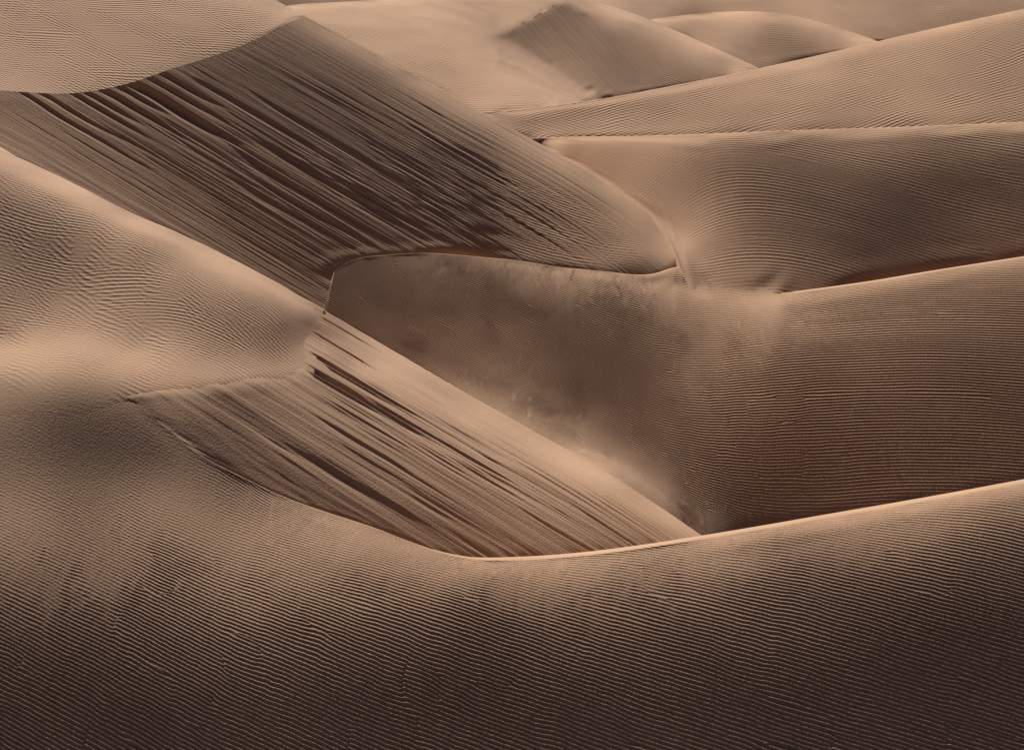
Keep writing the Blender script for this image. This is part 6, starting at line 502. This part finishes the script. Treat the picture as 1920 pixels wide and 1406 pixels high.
# ------------------------------------------------------------------ sand
def sand_material(name, cross=0.0, streak=0.0):
    m = bpy.data.materials.new(name)
    m.use_nodes = True
    nt = m.node_tree; N = nt.nodes; Lk = nt.links
    bsdf = N['Principled BSDF']
    bsdf.inputs['Roughness'].default_value = 0.95
    bsdf.inputs['Specular IOR Level'].default_value = 0.15
    def node(t, **kw):
        n = N.new(t)
        for k, v in kw.items():
            setattr(n, k, v)
        return n
    def math_(op, a, b=None, c=None):
        n = node('ShaderNodeMath', operation=op)
        for i, v in enumerate((a, b, c)):
            if v is None: continue
            if isinstance(v, (int, float)): n.inputs[i].default_value = v
            else: Lk.new(v, n.inputs[i])
        return n.outputs[0]
    def attr(nm):
        return node('ShaderNodeAttribute', attribute_name=nm)
    pos = node('ShaderNodeNewGeometry').outputs['Position']
    # colour: slightly mottled warm sand with darker mineral grains
    n1 = node('ShaderNodeTexNoise'); n1.inputs['Scale'].default_value = 0.35; n1.inputs['Detail'].default_value = 5
    Lk.new(pos, n1.inputs['Vector'])
    n2 = node('ShaderNodeTexNoise'); n2.inputs['Scale'].default_value = 34; n2.inputs['Detail'].default_value = 4
    n2.inputs['Roughness'].default_value = 0.8
    Lk.new(pos, n2.inputs['Vector'])
    mixv = math_('ADD', math_('MULTIPLY', n1.outputs[0], 0.45), math_('MULTIPLY', n2.outputs[0], 0.55))
    ramp = node('ShaderNodeValToRGB')
    ramp.color_ramp.elements[0].position = 0.30; ramp.color_ramp.elements[0].color = (0.375, 0.221, 0.135, 1)
    ramp.color_ramp.elements[1].position = 0.70; ramp.color_ramp.elements[1].color = (0.555, 0.354, 0.224, 1)
    Lk.new(mixv, ramp.inputs[0])
    Lk.new(ramp.outputs[0], bsdf.inputs['Base Color'])
    # wind ripples
    # wind ripples: a wave across the crests whose phase wanders, so that crests fork and end
    amp = attr('ripple_height').outputs['Fac']
    def ripples(nm, seed):
        co = attr(nm).outputs['Vector']
        sp = node('ShaderNodeSeparateXYZ'); Lk.new(co, sp.inputs[0])
        mp = node('ShaderNodeMapping'); mp.inputs['Scale'].default_value = (1 / 8.0, 1 / 13.0, 1)
        mp.inputs['Location'].default_value = (seed, seed * 1.7, 0)
        Lk.new(co, mp.inputs['Vector'])
        nz = node('ShaderNodeTexNoise', noise_dimensions='2D')
        nz.inputs['Scale'].default_value = 1.0; nz.inputs['Detail'].default_value = 1.5
        Lk.new(mp.outputs[0], nz.inputs['Vector'])
        sc = node('ShaderNodeSeparateColor'); Lk.new(nz.outputs['Color'], sc.inputs[0])
        ph0 = math_('ARCTAN2', math_('SUBTRACT', sc.outputs[0], 0.52), math_('SUBTRACT', sc.outputs[1], 0.47))
        wand = math_('MULTIPLY', math_('SUBTRACT', sc.outputs[2], 0.5), 9.0)
        ph = math_('ADD', math_('MULTIPLY_ADD', sp.outputs[0], 2 * math.pi, ph0), wand)
        crest = math_('POWER', math_('MULTIPLY_ADD', math_('COSINE', ph), 0.5, 0.5), 1.8)
        # crests rise and fade along their length
        return math_('MULTIPLY', math_('SUBTRACT', crest, 0.42), math_('MAXIMUM', math_('MULTIPLY_ADD', sc.outputs[1], 4.5, -1.3), 0.15))
    h = math_('MULTIPLY', ripples('ripple', 3.0), amp)
    if cross:
        h = math_('MULTIPLY_ADD', math_('MULTIPLY', ripples('ripple_cross', 11.0), amp), cross, h)
    if streak:
        st = attr('fall'); sa = attr('streak_height').outputs['Fac']
        acc = None
        for sc_, st_, wgt, det in (((3.0, 0.16, 0), 1, 0.6, 3), ((9.0, 0.35, 0), 2, 0.5, 4), ((24.0, 1.2, 0), 3, 0.3, 3)):
            mp = node('ShaderNodeMapping'); mp.inputs['Scale'].default_value = sc_
            mp.inputs['Location'].default_value = (st_ * 7.3, st_ * 3.1, 0)
            Lk.new(st.outputs['Vector'], mp.inputs['Vector'])
            nn = node('ShaderNodeTexNoise'); nn.inputs['Detail'].default_value = det
            nn.inputs['Scale'].default_value = 1.0; nn.inputs['Roughness'].default_value = 0.55
            Lk.new(mp.outputs[0], nn.inputs['Vector'])
            t = math_('MULTIPLY', nn.outputs[0], wgt)
            acc = t if acc is None else math_('ADD', acc, t)
        h = math_('MULTIPLY_ADD', math_('MULTIPLY', math_('SUBTRACT', acc, 0.7), sa), streak, h)
    # grain relief
    n3 = node('ShaderNodeTexNoise'); n3.inputs['Scale'].default_value = 30; n3.inputs['Detail'].default_value = 2
    Lk.new(pos, n3.inputs['Vector'])
    h = math_('MULTIPLY_ADD', n3.outputs[0], 0.007, h)
    b = node('ShaderNodeBump'); b.inputs['Strength'].default_value = 1.0; b.inputs['Distance'].default_value = 1.0
    Lk.new(h, b.inputs['Height'])
    Lk.new(b.outputs[0], bsdf.inputs['Normal'])
    return m

SAND = sand_material('rippled_sand')
SAND_CROSS = sand_material('cross_rippled_sand', cross=0.8)
SAND_SLIP = sand_material('slipping_sand', streak=1.0)

def ripple_coords(P, lam, swing):
    """(across crests, along crests) in wavelengths; swing: heading of the crests at points along x"""
    x, y = P[..., 0], P[..., 1]
    if isinstance(swing, (int, float)):
        swing = ((-50.0, swing), (50.0, swing))
    xs = np.linspace(-60, 60, 481)
    t = np.tan(np.radians(np.interp(xs, [a for a, _ in swing], [b for _, b in swing])))
    t = np.convolve(np.pad(t, 8, mode='edge'), np.ones(17) / 17, 'valid')
    f = np.cumsum(t) * (xs[1] - xs[0])
    k = 1 / np.sqrt(1 + np.interp(x, xs, t).mean() ** 2)
    w = (y + np.interp(x, xs, f)) * k
    return np.stack([w / lam, (x - y * np.interp(x, xs, t) * 0.5) / lam, 0 * w], -1)

def ripple_relief(C):
    """unit-height wind ripples that wander, fork and end"""
    u, v = C[..., 0], C[..., 1]
    a, b = u / 9.0, v / 13.0
    def n(k):
        return vnoise(a + 5.3, b + 2.7, k)
    n1, n2, n3 = n(101), n(131), n(151)
    n3 = n3 + 0.4 * vnoise(a * 2.3, b * 2.3, 171) + 0.45 * vnoise(a * 3.1, b * 5.0, 191)
    ph = 2 * np.pi * u + np.arctan2(n1 + 0.22, n2 - 0.22) + 1.5 * n3      # the whirls of the phase are where crests fork
    return ((0.5 + 0.5 * np.cos(ph)) ** 1.6 - 0.42) * np.clip(1 + 0.15 * n2, 0.6, 1.3)

def sand_patch(name, key, n, ext, lam=0.15, deg=15, h=0.012, mat=None, parent=None, relief=None,
               mask=None, cross=None, streak=None, fall=None, real=0.0):
    G = grid(key)
    tp, tq = (even(G, 0, n[0]), 0.6 * even(G, 1, n[1]) + 0.4 * np.linspace(0, 1, n[1])) if real else (np.linspace(0, 1, n[0]), np.linspace(0, 1, n[1]))
    P = resample(G, tp, tq)
    p, q = np.meshgrid(tp, tq, indexing='ij')
    d = np.zeros(p.shape)
    if real:                                  # ripples as true relief
        step = np.maximum(np.linalg.norm(np.gradient(P, axis=1), axis=-1), 0.4 * np.linalg.norm(np.gradient(P, axis=0), axis=-1))
        fine = smooth((0.40 * lam - step) / (0.16 * lam))      # where the mesh is too coarse the shader takes over
        M = mask(p, q, P) if mask else np.ones(p.shape)
        d += real * M * fine * smooth(q / 0.01) * ripple_relief(ripple_coords(P, lam, deg))
        A = {'ripple_height': 0.8 * real * M * (1 - fine)}
    else:
        A = {'ripple_height': (np.full(p.shape, h) if mask is None else h * mask(p, q, P))}
    if relief is not None:
        d += relief(p, q, P)
    V = normals(P) * d[..., None]
    if fall is not None:
        A['streak_height'] = streak(p, q, P)
        F = fall(p, q, P)
    breaks = []
    for ax, end, mode, reach, slope in ext:
        n_old = P.shape[ax]
        P = extend(P, ax, end, mode, reach, slope)
        pad = [(0, 0), (0, 0)]; k = P.shape[ax] - n_old
        pad[ax] = (0, k) if end else (k, 0)
        A = {a: np.pad(b, pad, mode='edge') for a, b in A.items()}
        V = np.pad(V, pad + [(0, 0)], mode='edge')
        if not end:
            breaks = [(a, b + k) if a == ax else (a, b) for a, b in breaks]
        if mode == 'under':
            breaks.append((ax, n_old - 1 if end else k - 1))
        if fall is not None:
            F = np.pad(F, pad + [(0, 0)], mode='edge')
    P = P + V
    A['ripple'] = ripple_coords(P, lam, deg)
    if cross:
        A['ripple_cross'] = ripple_coords(P + 31.0, cross[0], cross[1])
    if fall is not None:
        A['fall'] = F
    return mesh_object(name, P, mat or SAND, A, parent, breaks)

def dune(name, label, at):
    o = bpy.data.objects.new(name, None)
    scene.collection.objects.link(o)
    o['kind'] = 'structure'
    o['label'] = label; o['category'] = 'sand dune'
    return o

def structure(o, label):
    o['kind'] = 'structure'; o['label'] = label; o['category'] = 'sand dune'
    return o

BACK = (1, 0, 'back', 9.0, 0.6)
FRONT = (1, 1, 'front', 6.0, 0.45)
SIDES = ((0, 0, 'on', 8.0, 0), (0, 1, 'on', 8.0, 0))


# ------------------------------------------------------------------ relief of the slip faces
def groove(x, w):
    """cross-section of an avalanche groove: a steep wall on the far side, a long gentle near side"""
    t = x / w
    return np.where(t < 0, smooth(1 + t / 0.55), smooth(1 - t / 1.6))

def across(P):
    """ground distance across the fall lines, one value per line, as parts of the whole face, and its length"""
    y = P[:, P.shape[1] // 2, 1]
    c = np.r_[0, np.cumsum(np.abs(np.diff(y)))]
    return np.repeat((c / c[-1])[:, None], P.shape[1], 1), c[-1]

def grooves(p, q, items, seed):
    """items: (place across, start, end along the fall line, width, depth) in parts of the face / metres"""
    out = np.zeros_like(p)
    line = q.ndim == 2 and np.ptp(q[:, 0]) == 0            # q depends on the column only
    for i, (p0, q0, q1, w, dep) in enumerate(items):
        t = q[0] if line else q
        c = p0 + 0.25 * w * vnoise(t * 9 + i * 3.1, 0 * t + i, seed) + 0.5 * w * vnoise(t * 2.3 + i * 1.7, 0 * t + i, seed + 5)
        env = smooth((q - q0) / (0.02 if q0 <= 0 else 0.05 if q0 < 0.06 else 0.16)) * smooth((q1 - q) / (0.75 * (q1 - q0)))
        out -= dep * env * groove(p - c, w)
    return out

def face_noise(p, q, seed, kx, ky):
    n = vnoise(p * kx + 0.15 * vnoise(p * kx * .3, q * 3, seed + 9) * kx * .05, q * ky, seed)
    n2 = vnoise(p * kx * 2.3, q * ky * 1.4, seed + 1)
    return n + 0.5 * n2

def random_grooves(n, seed, p_rng, q_rng, len_rng, w_rng, d_rng):
    r = np.random.default_rng(seed)
    out = []
    for _ in range(n):
        q0 = r.uniform(*q_rng)
        k = r.uniform() ** 2
        out.append((r.uniform(*p_rng), q0, min(1.1, q0 + r.uniform(*len_rng)),
                    w_rng[0] + k * (w_rng[1] - w_rng[0]), d_rng[0] + k * (d_rng[1] - d_rng[0])))
    return out

def place(p, c, items):
    return [(float(np.interp(i[0], p[:, 0], c[:, 0])),) + i[1:] for i in items]

B_MAIN = [(0.030, 0.015, 0.24, 0.010, 0.06), (0.105, 0.012, 0.36, 0.011, 0.08), (0.185, 0.02, 0.44, 0.010, 0.08),
          (0.205, 0.05, 0.32, 0.008, 0.04), (0.245, 0.012, 0.50, 0.012, 0.09), (0.275, 0.02, 0.35, 0.010, 0.05)]
B_FINE = (random_grooves(170, 4, (0.04, 0.75), (0.07, 0.75), (0.15, 0.6), (0.0025, 0.007), (0.006, 0.022))
          + random_grooves(60, 5, (0.4, 0.98), (0.07, 0.6), (0.2, 0.7), (0.004, 0.012), (0.006, 0.022)))
def relief_b(p, q, P):
    c, _ = across(P)
    g = grooves(c, q, place(p, c, B_MAIN) + B_FINE, 3)
    g += 0.006 * face_noise(c, q, 21, 110, 3.0) * smooth(c / 0.05)
    g += 0.012 * smooth((c - 0.5) / 0.3) * face_noise(c, q, 33, 30, 1.6)
    return g * smooth((q + 0.01) / 0.05) * smooth(p / 0.02)

A_MAIN = [(0.33, -0.02, 0.22, 0.012, 0.061), (0.362, -0.02, 0.30, 0.011, 0.070), (0.40, -0.01, 0.40, 0.020, 0.131),
          (0.435, -0.02, 0.20, 0.012, 0.052), (0.47, -0.02, 0.35, 0.013, 0.070), (0.505, -0.02, 0.24, 0.010, 0.043),
          (0.54, -0.02, 0.30, 0.011, 0.043), (0.60, -0.02, 0.4, 0.010, 0.035), (0.66, -0.02, 0.5, 0.010, 0.035),
          (0.30, 0.05, 0.7, 0.012, 0.024), (0.25, 0.10, 0.8, 0.011, 0.020), (0.36, 0.3, 1.05, 0.016, 0.032), (0.42, 0.35, 1.05, 0.016, 0.032),
          (0.46, 0.5, 1.05, 0.014, 0.028), (0.50, 0.45, 1.05, 0.014, 0.024), (0.33, 0.5, 1.05, 0.014, 0.024)]
A_FINE = (random_grooves(260, 14, (0.08, 0.95), (0.07, 0.7), (0.25, 0.8), (0.0018, 0.0045), (0.004, 0.013))
          + random_grooves(50, 15, (0.03, 0.35), (0.07, 0.7), (0.15, 0.5), (0.003, 0.006), (0.004, 0.014)))
def relief_a(p, q, P):
    c, _ = across(P)
    g = grooves(c, q, place(p, c, A_MAIN) + A_FINE, 13)
    g += 0.003 * smooth((c - 0.1) / 0.15) * face_noise(c, q, 41, 150, 4.5)
    return g * smooth((q + 0.004) / 0.025) * smooth(p / 0.015)

def inside(P, poly):
    x, y = P[..., 0], P[..., 1]
    ins = np.zeros(x.shape, bool)
    for (x1, y1), (x2, y2) in zip(poly, poly[1:] + poly[:1]):
        if y1 != y2:
            ins ^= ((y1 > y) != (y2 > y)) & (x < (x2 - x1) * (y - y1) / (y2 - y1) + x1)
    return ins

def small_face(P):
    """mask of the far slip face and its across / along coordinates in metres"""
    x, y = P[..., 0], P[..., 1] - 184.9
    m = inside(P, SMALL_SLIP).astype(float)
    for _ in range(2):
        m = (m + np.roll(m, 1, 0) + np.roll(m, -1, 0) + np.roll(m, 1, 1) + np.roll(m, -1, 1)) / 5
    return m, (8.8 * x + 4.4 * y) / 9.84, (4.4 * x - 8.8 * y) / 9.84

# ------------------------------------------------------------------ the dunes, near to far
structure(sand_patch('foreground_dune', 'F', (800, 640), ((1, 0, ('back', lambda n: 0.2 + 1.4 * smooth((np.arange(n) / n - 0.42) / 0.12)), 9.0, 0.6), FRONT) + SIDES, lam=0.072, deg=((-8, 34), (-3, 28), (3, 20), (8, 20)), h=0.0, real=0.0082,
                     mask=lambda p, q, P: 1 - 0.85 * smooth((.34 - p) / .12) * smooth((.5 - q) / .2)),
          'dark rippled foreground dune with a pale curving crest across the bottom')

d = dune('sand_dune', 'slip-faced dune at left, its streaked face sliding down to the centre', None)
sand_patch('windward_slope', 'Bw', (260, 240), (BACK, (1, 1, 'under', 1.0, 0.9)) + SIDES[:1], lam=0.12, deg=((-12, 56), (-4, 42)), h=0.006,
           mask=lambda p, q, P: (1 - 0.9 * smooth((q - .74) / .14) * smooth((.55 - p) / .15)) * (1 - 0.8 * smooth((p - .88) / .12)),
           mat=SAND_CROSS, cross=(0.11, 5), parent=d)
sand_patch('slip_face', 'Bs', (560, 240), ((0, 0, 'back', 9.0, 0.6), (1, 0, 'under', 0.5, 0.6), (1, 1, 'under', 1.5, 1.0)), h=0.0,
           mat=SAND_SLIP, parent=d, relief=relief_b, streak=lambda p, q, P: 0.016 + 0 * p,
           fall=lambda p, q, P: np.stack([across(P)[0] * 20, q * 12, 0 * p], -1))

d = dune('sand_dune', 'tallest dune at upper left with the broad dark streaked slip face', None)
sand_patch('windward_slope', 'Aw', (280, 160), (BACK,) + SIDES[:1], lam=0.15, deg=30, h=0.0075, mat=SAND_CROSS, cross=(0.15, -30), parent=d)
sand_patch('slip_face', 'As', (640, 260), ((0, 0, 'back', 9.0, 0.6), (1, 0, 'under', 0.5, 0.6), (1, 1, 'toe', lambda n: 0.12 + 2.2 * smooth((0.2 - (np.arange(n) - 14) / (n - 14)) / 0.12), 0.95)), lam=0.13, deg=0, h=0.008,
           mask=lambda p, q, P: smooth((.42 - p) / .12) * smooth((p - .03) / .1) * smooth((q - .3) / .25) * smooth((1.02 - q) / .15),
           mat=SAND_SLIP, parent=d, relief=relief_a, streak=lambda p, q, P: 0.020 + 0 * p,
           fall=lambda p, q, P: np.stack([across(P)[0] * 24, q * 16, 0 * p], -1))

structure(sand_patch('sand_dune', 'D', (540, 720), ((1, 0, ('back', lambda n: 0.25 + 1.35 * smooth((np.arange(n) / n - 0.35) / 0.15)), 9.0, 0.6), FRONT) + SIDES[1:] + ((0, 0, 'under', 0.8, 0.9),), lam=0.095, deg=((-4, 22), (0, 17), (4, 3), (7, -5), (11, 4), (15, 10)), h=0.0, real=0.0095,
                     mask=lambda p, q, P: 1 + 0.3 * smooth((0.45 - p) / 0.2)),
          'broad rippled dune in the middle right, dark in its hollow')
structure(sand_patch('sand_dune', 'E', (300, 200), (BACK, FRONT) + SIDES[1:] + ((0, 0, 'on', 4.0, 0),), lam=0.12, deg=((2, 3), (8, 8), (16, 24)), h=0.0045, mask=lambda p, q, P: 0.3 + 0.7 * smooth((p - 0.3) / 0.3)),
          'dune with a level crest at right, its right side in deep shade')
structure(sand_patch('sand_dune', 'G', (300, 110), (BACK, FRONT) + SIDES, lam=0.17, deg=-30, h=0.0065, mat=SAND_CROSS, cross=(.17, 40)),
          'pale rippled dune rising to the upper right corner')
structure(sand_patch('sand_dune', 'C', (420, 220), (BACK, FRONT) + ((0, 0, 'under', 8.0, 0.8),), lam=0.24, deg=12, h=0.009, mat=SAND_SLIP,
                     streak=lambda p, q, P: 0.16 * small_face(P)[0],
                     fall=lambda p, q, P: np.stack([small_face(P)[1] * 0.45, small_face(P)[2] * 0.3, 0 * p], -1)),
          'pale dune at top centre with a small streaked slip face')
structure(sand_patch('sand_dune', 'H', (160, 80), (BACK, FRONT), lam=0.3, deg=10, h=0.0045, mask=lambda p, q, P: 0.3 + 0.7 * smooth((p - 0.3) / 0.3)),
          'small rounded dune with a bright arched crest near the top right')
structure(sand_patch('far_dunes', 'X', (240, 80), (BACK, FRONT) + SIDES, lam=0.3, deg=10, h=0.0045, mask=lambda p, q, P: 0.3 + 0.7 * smooth((p - 0.3) / 0.3)),
          'distant smooth pale dunes along the top edge')

# desert floor out to the horizon
gx = np.concatenate([-np.geomspace(6000, 20, 24), [0], np.geomspace(20, 6000, 24)])
gy = np.concatenate([np.linspace(-400, 250, 12), np.geomspace(330, 9000, 24)])
GX, GY = np.meshgrid(gx, gy, indexing='ij')
GZ = -14 + 1.5 * np.sin(GX / 90 + GY / 60) * smooth((GY - 330) / 200)
floor = mesh_object('desert_floor', np.stack([GX, GY, GZ], -1), SAND,
                    {'ripple_height': np.zeros(GX.shape), 'ripple': np.zeros(GX.shape + (3,))})
floor['kind'] = 'structure'; floor['label'] = 'open sandy desert floor beyond the dunes'; floor['category'] = 'ground'
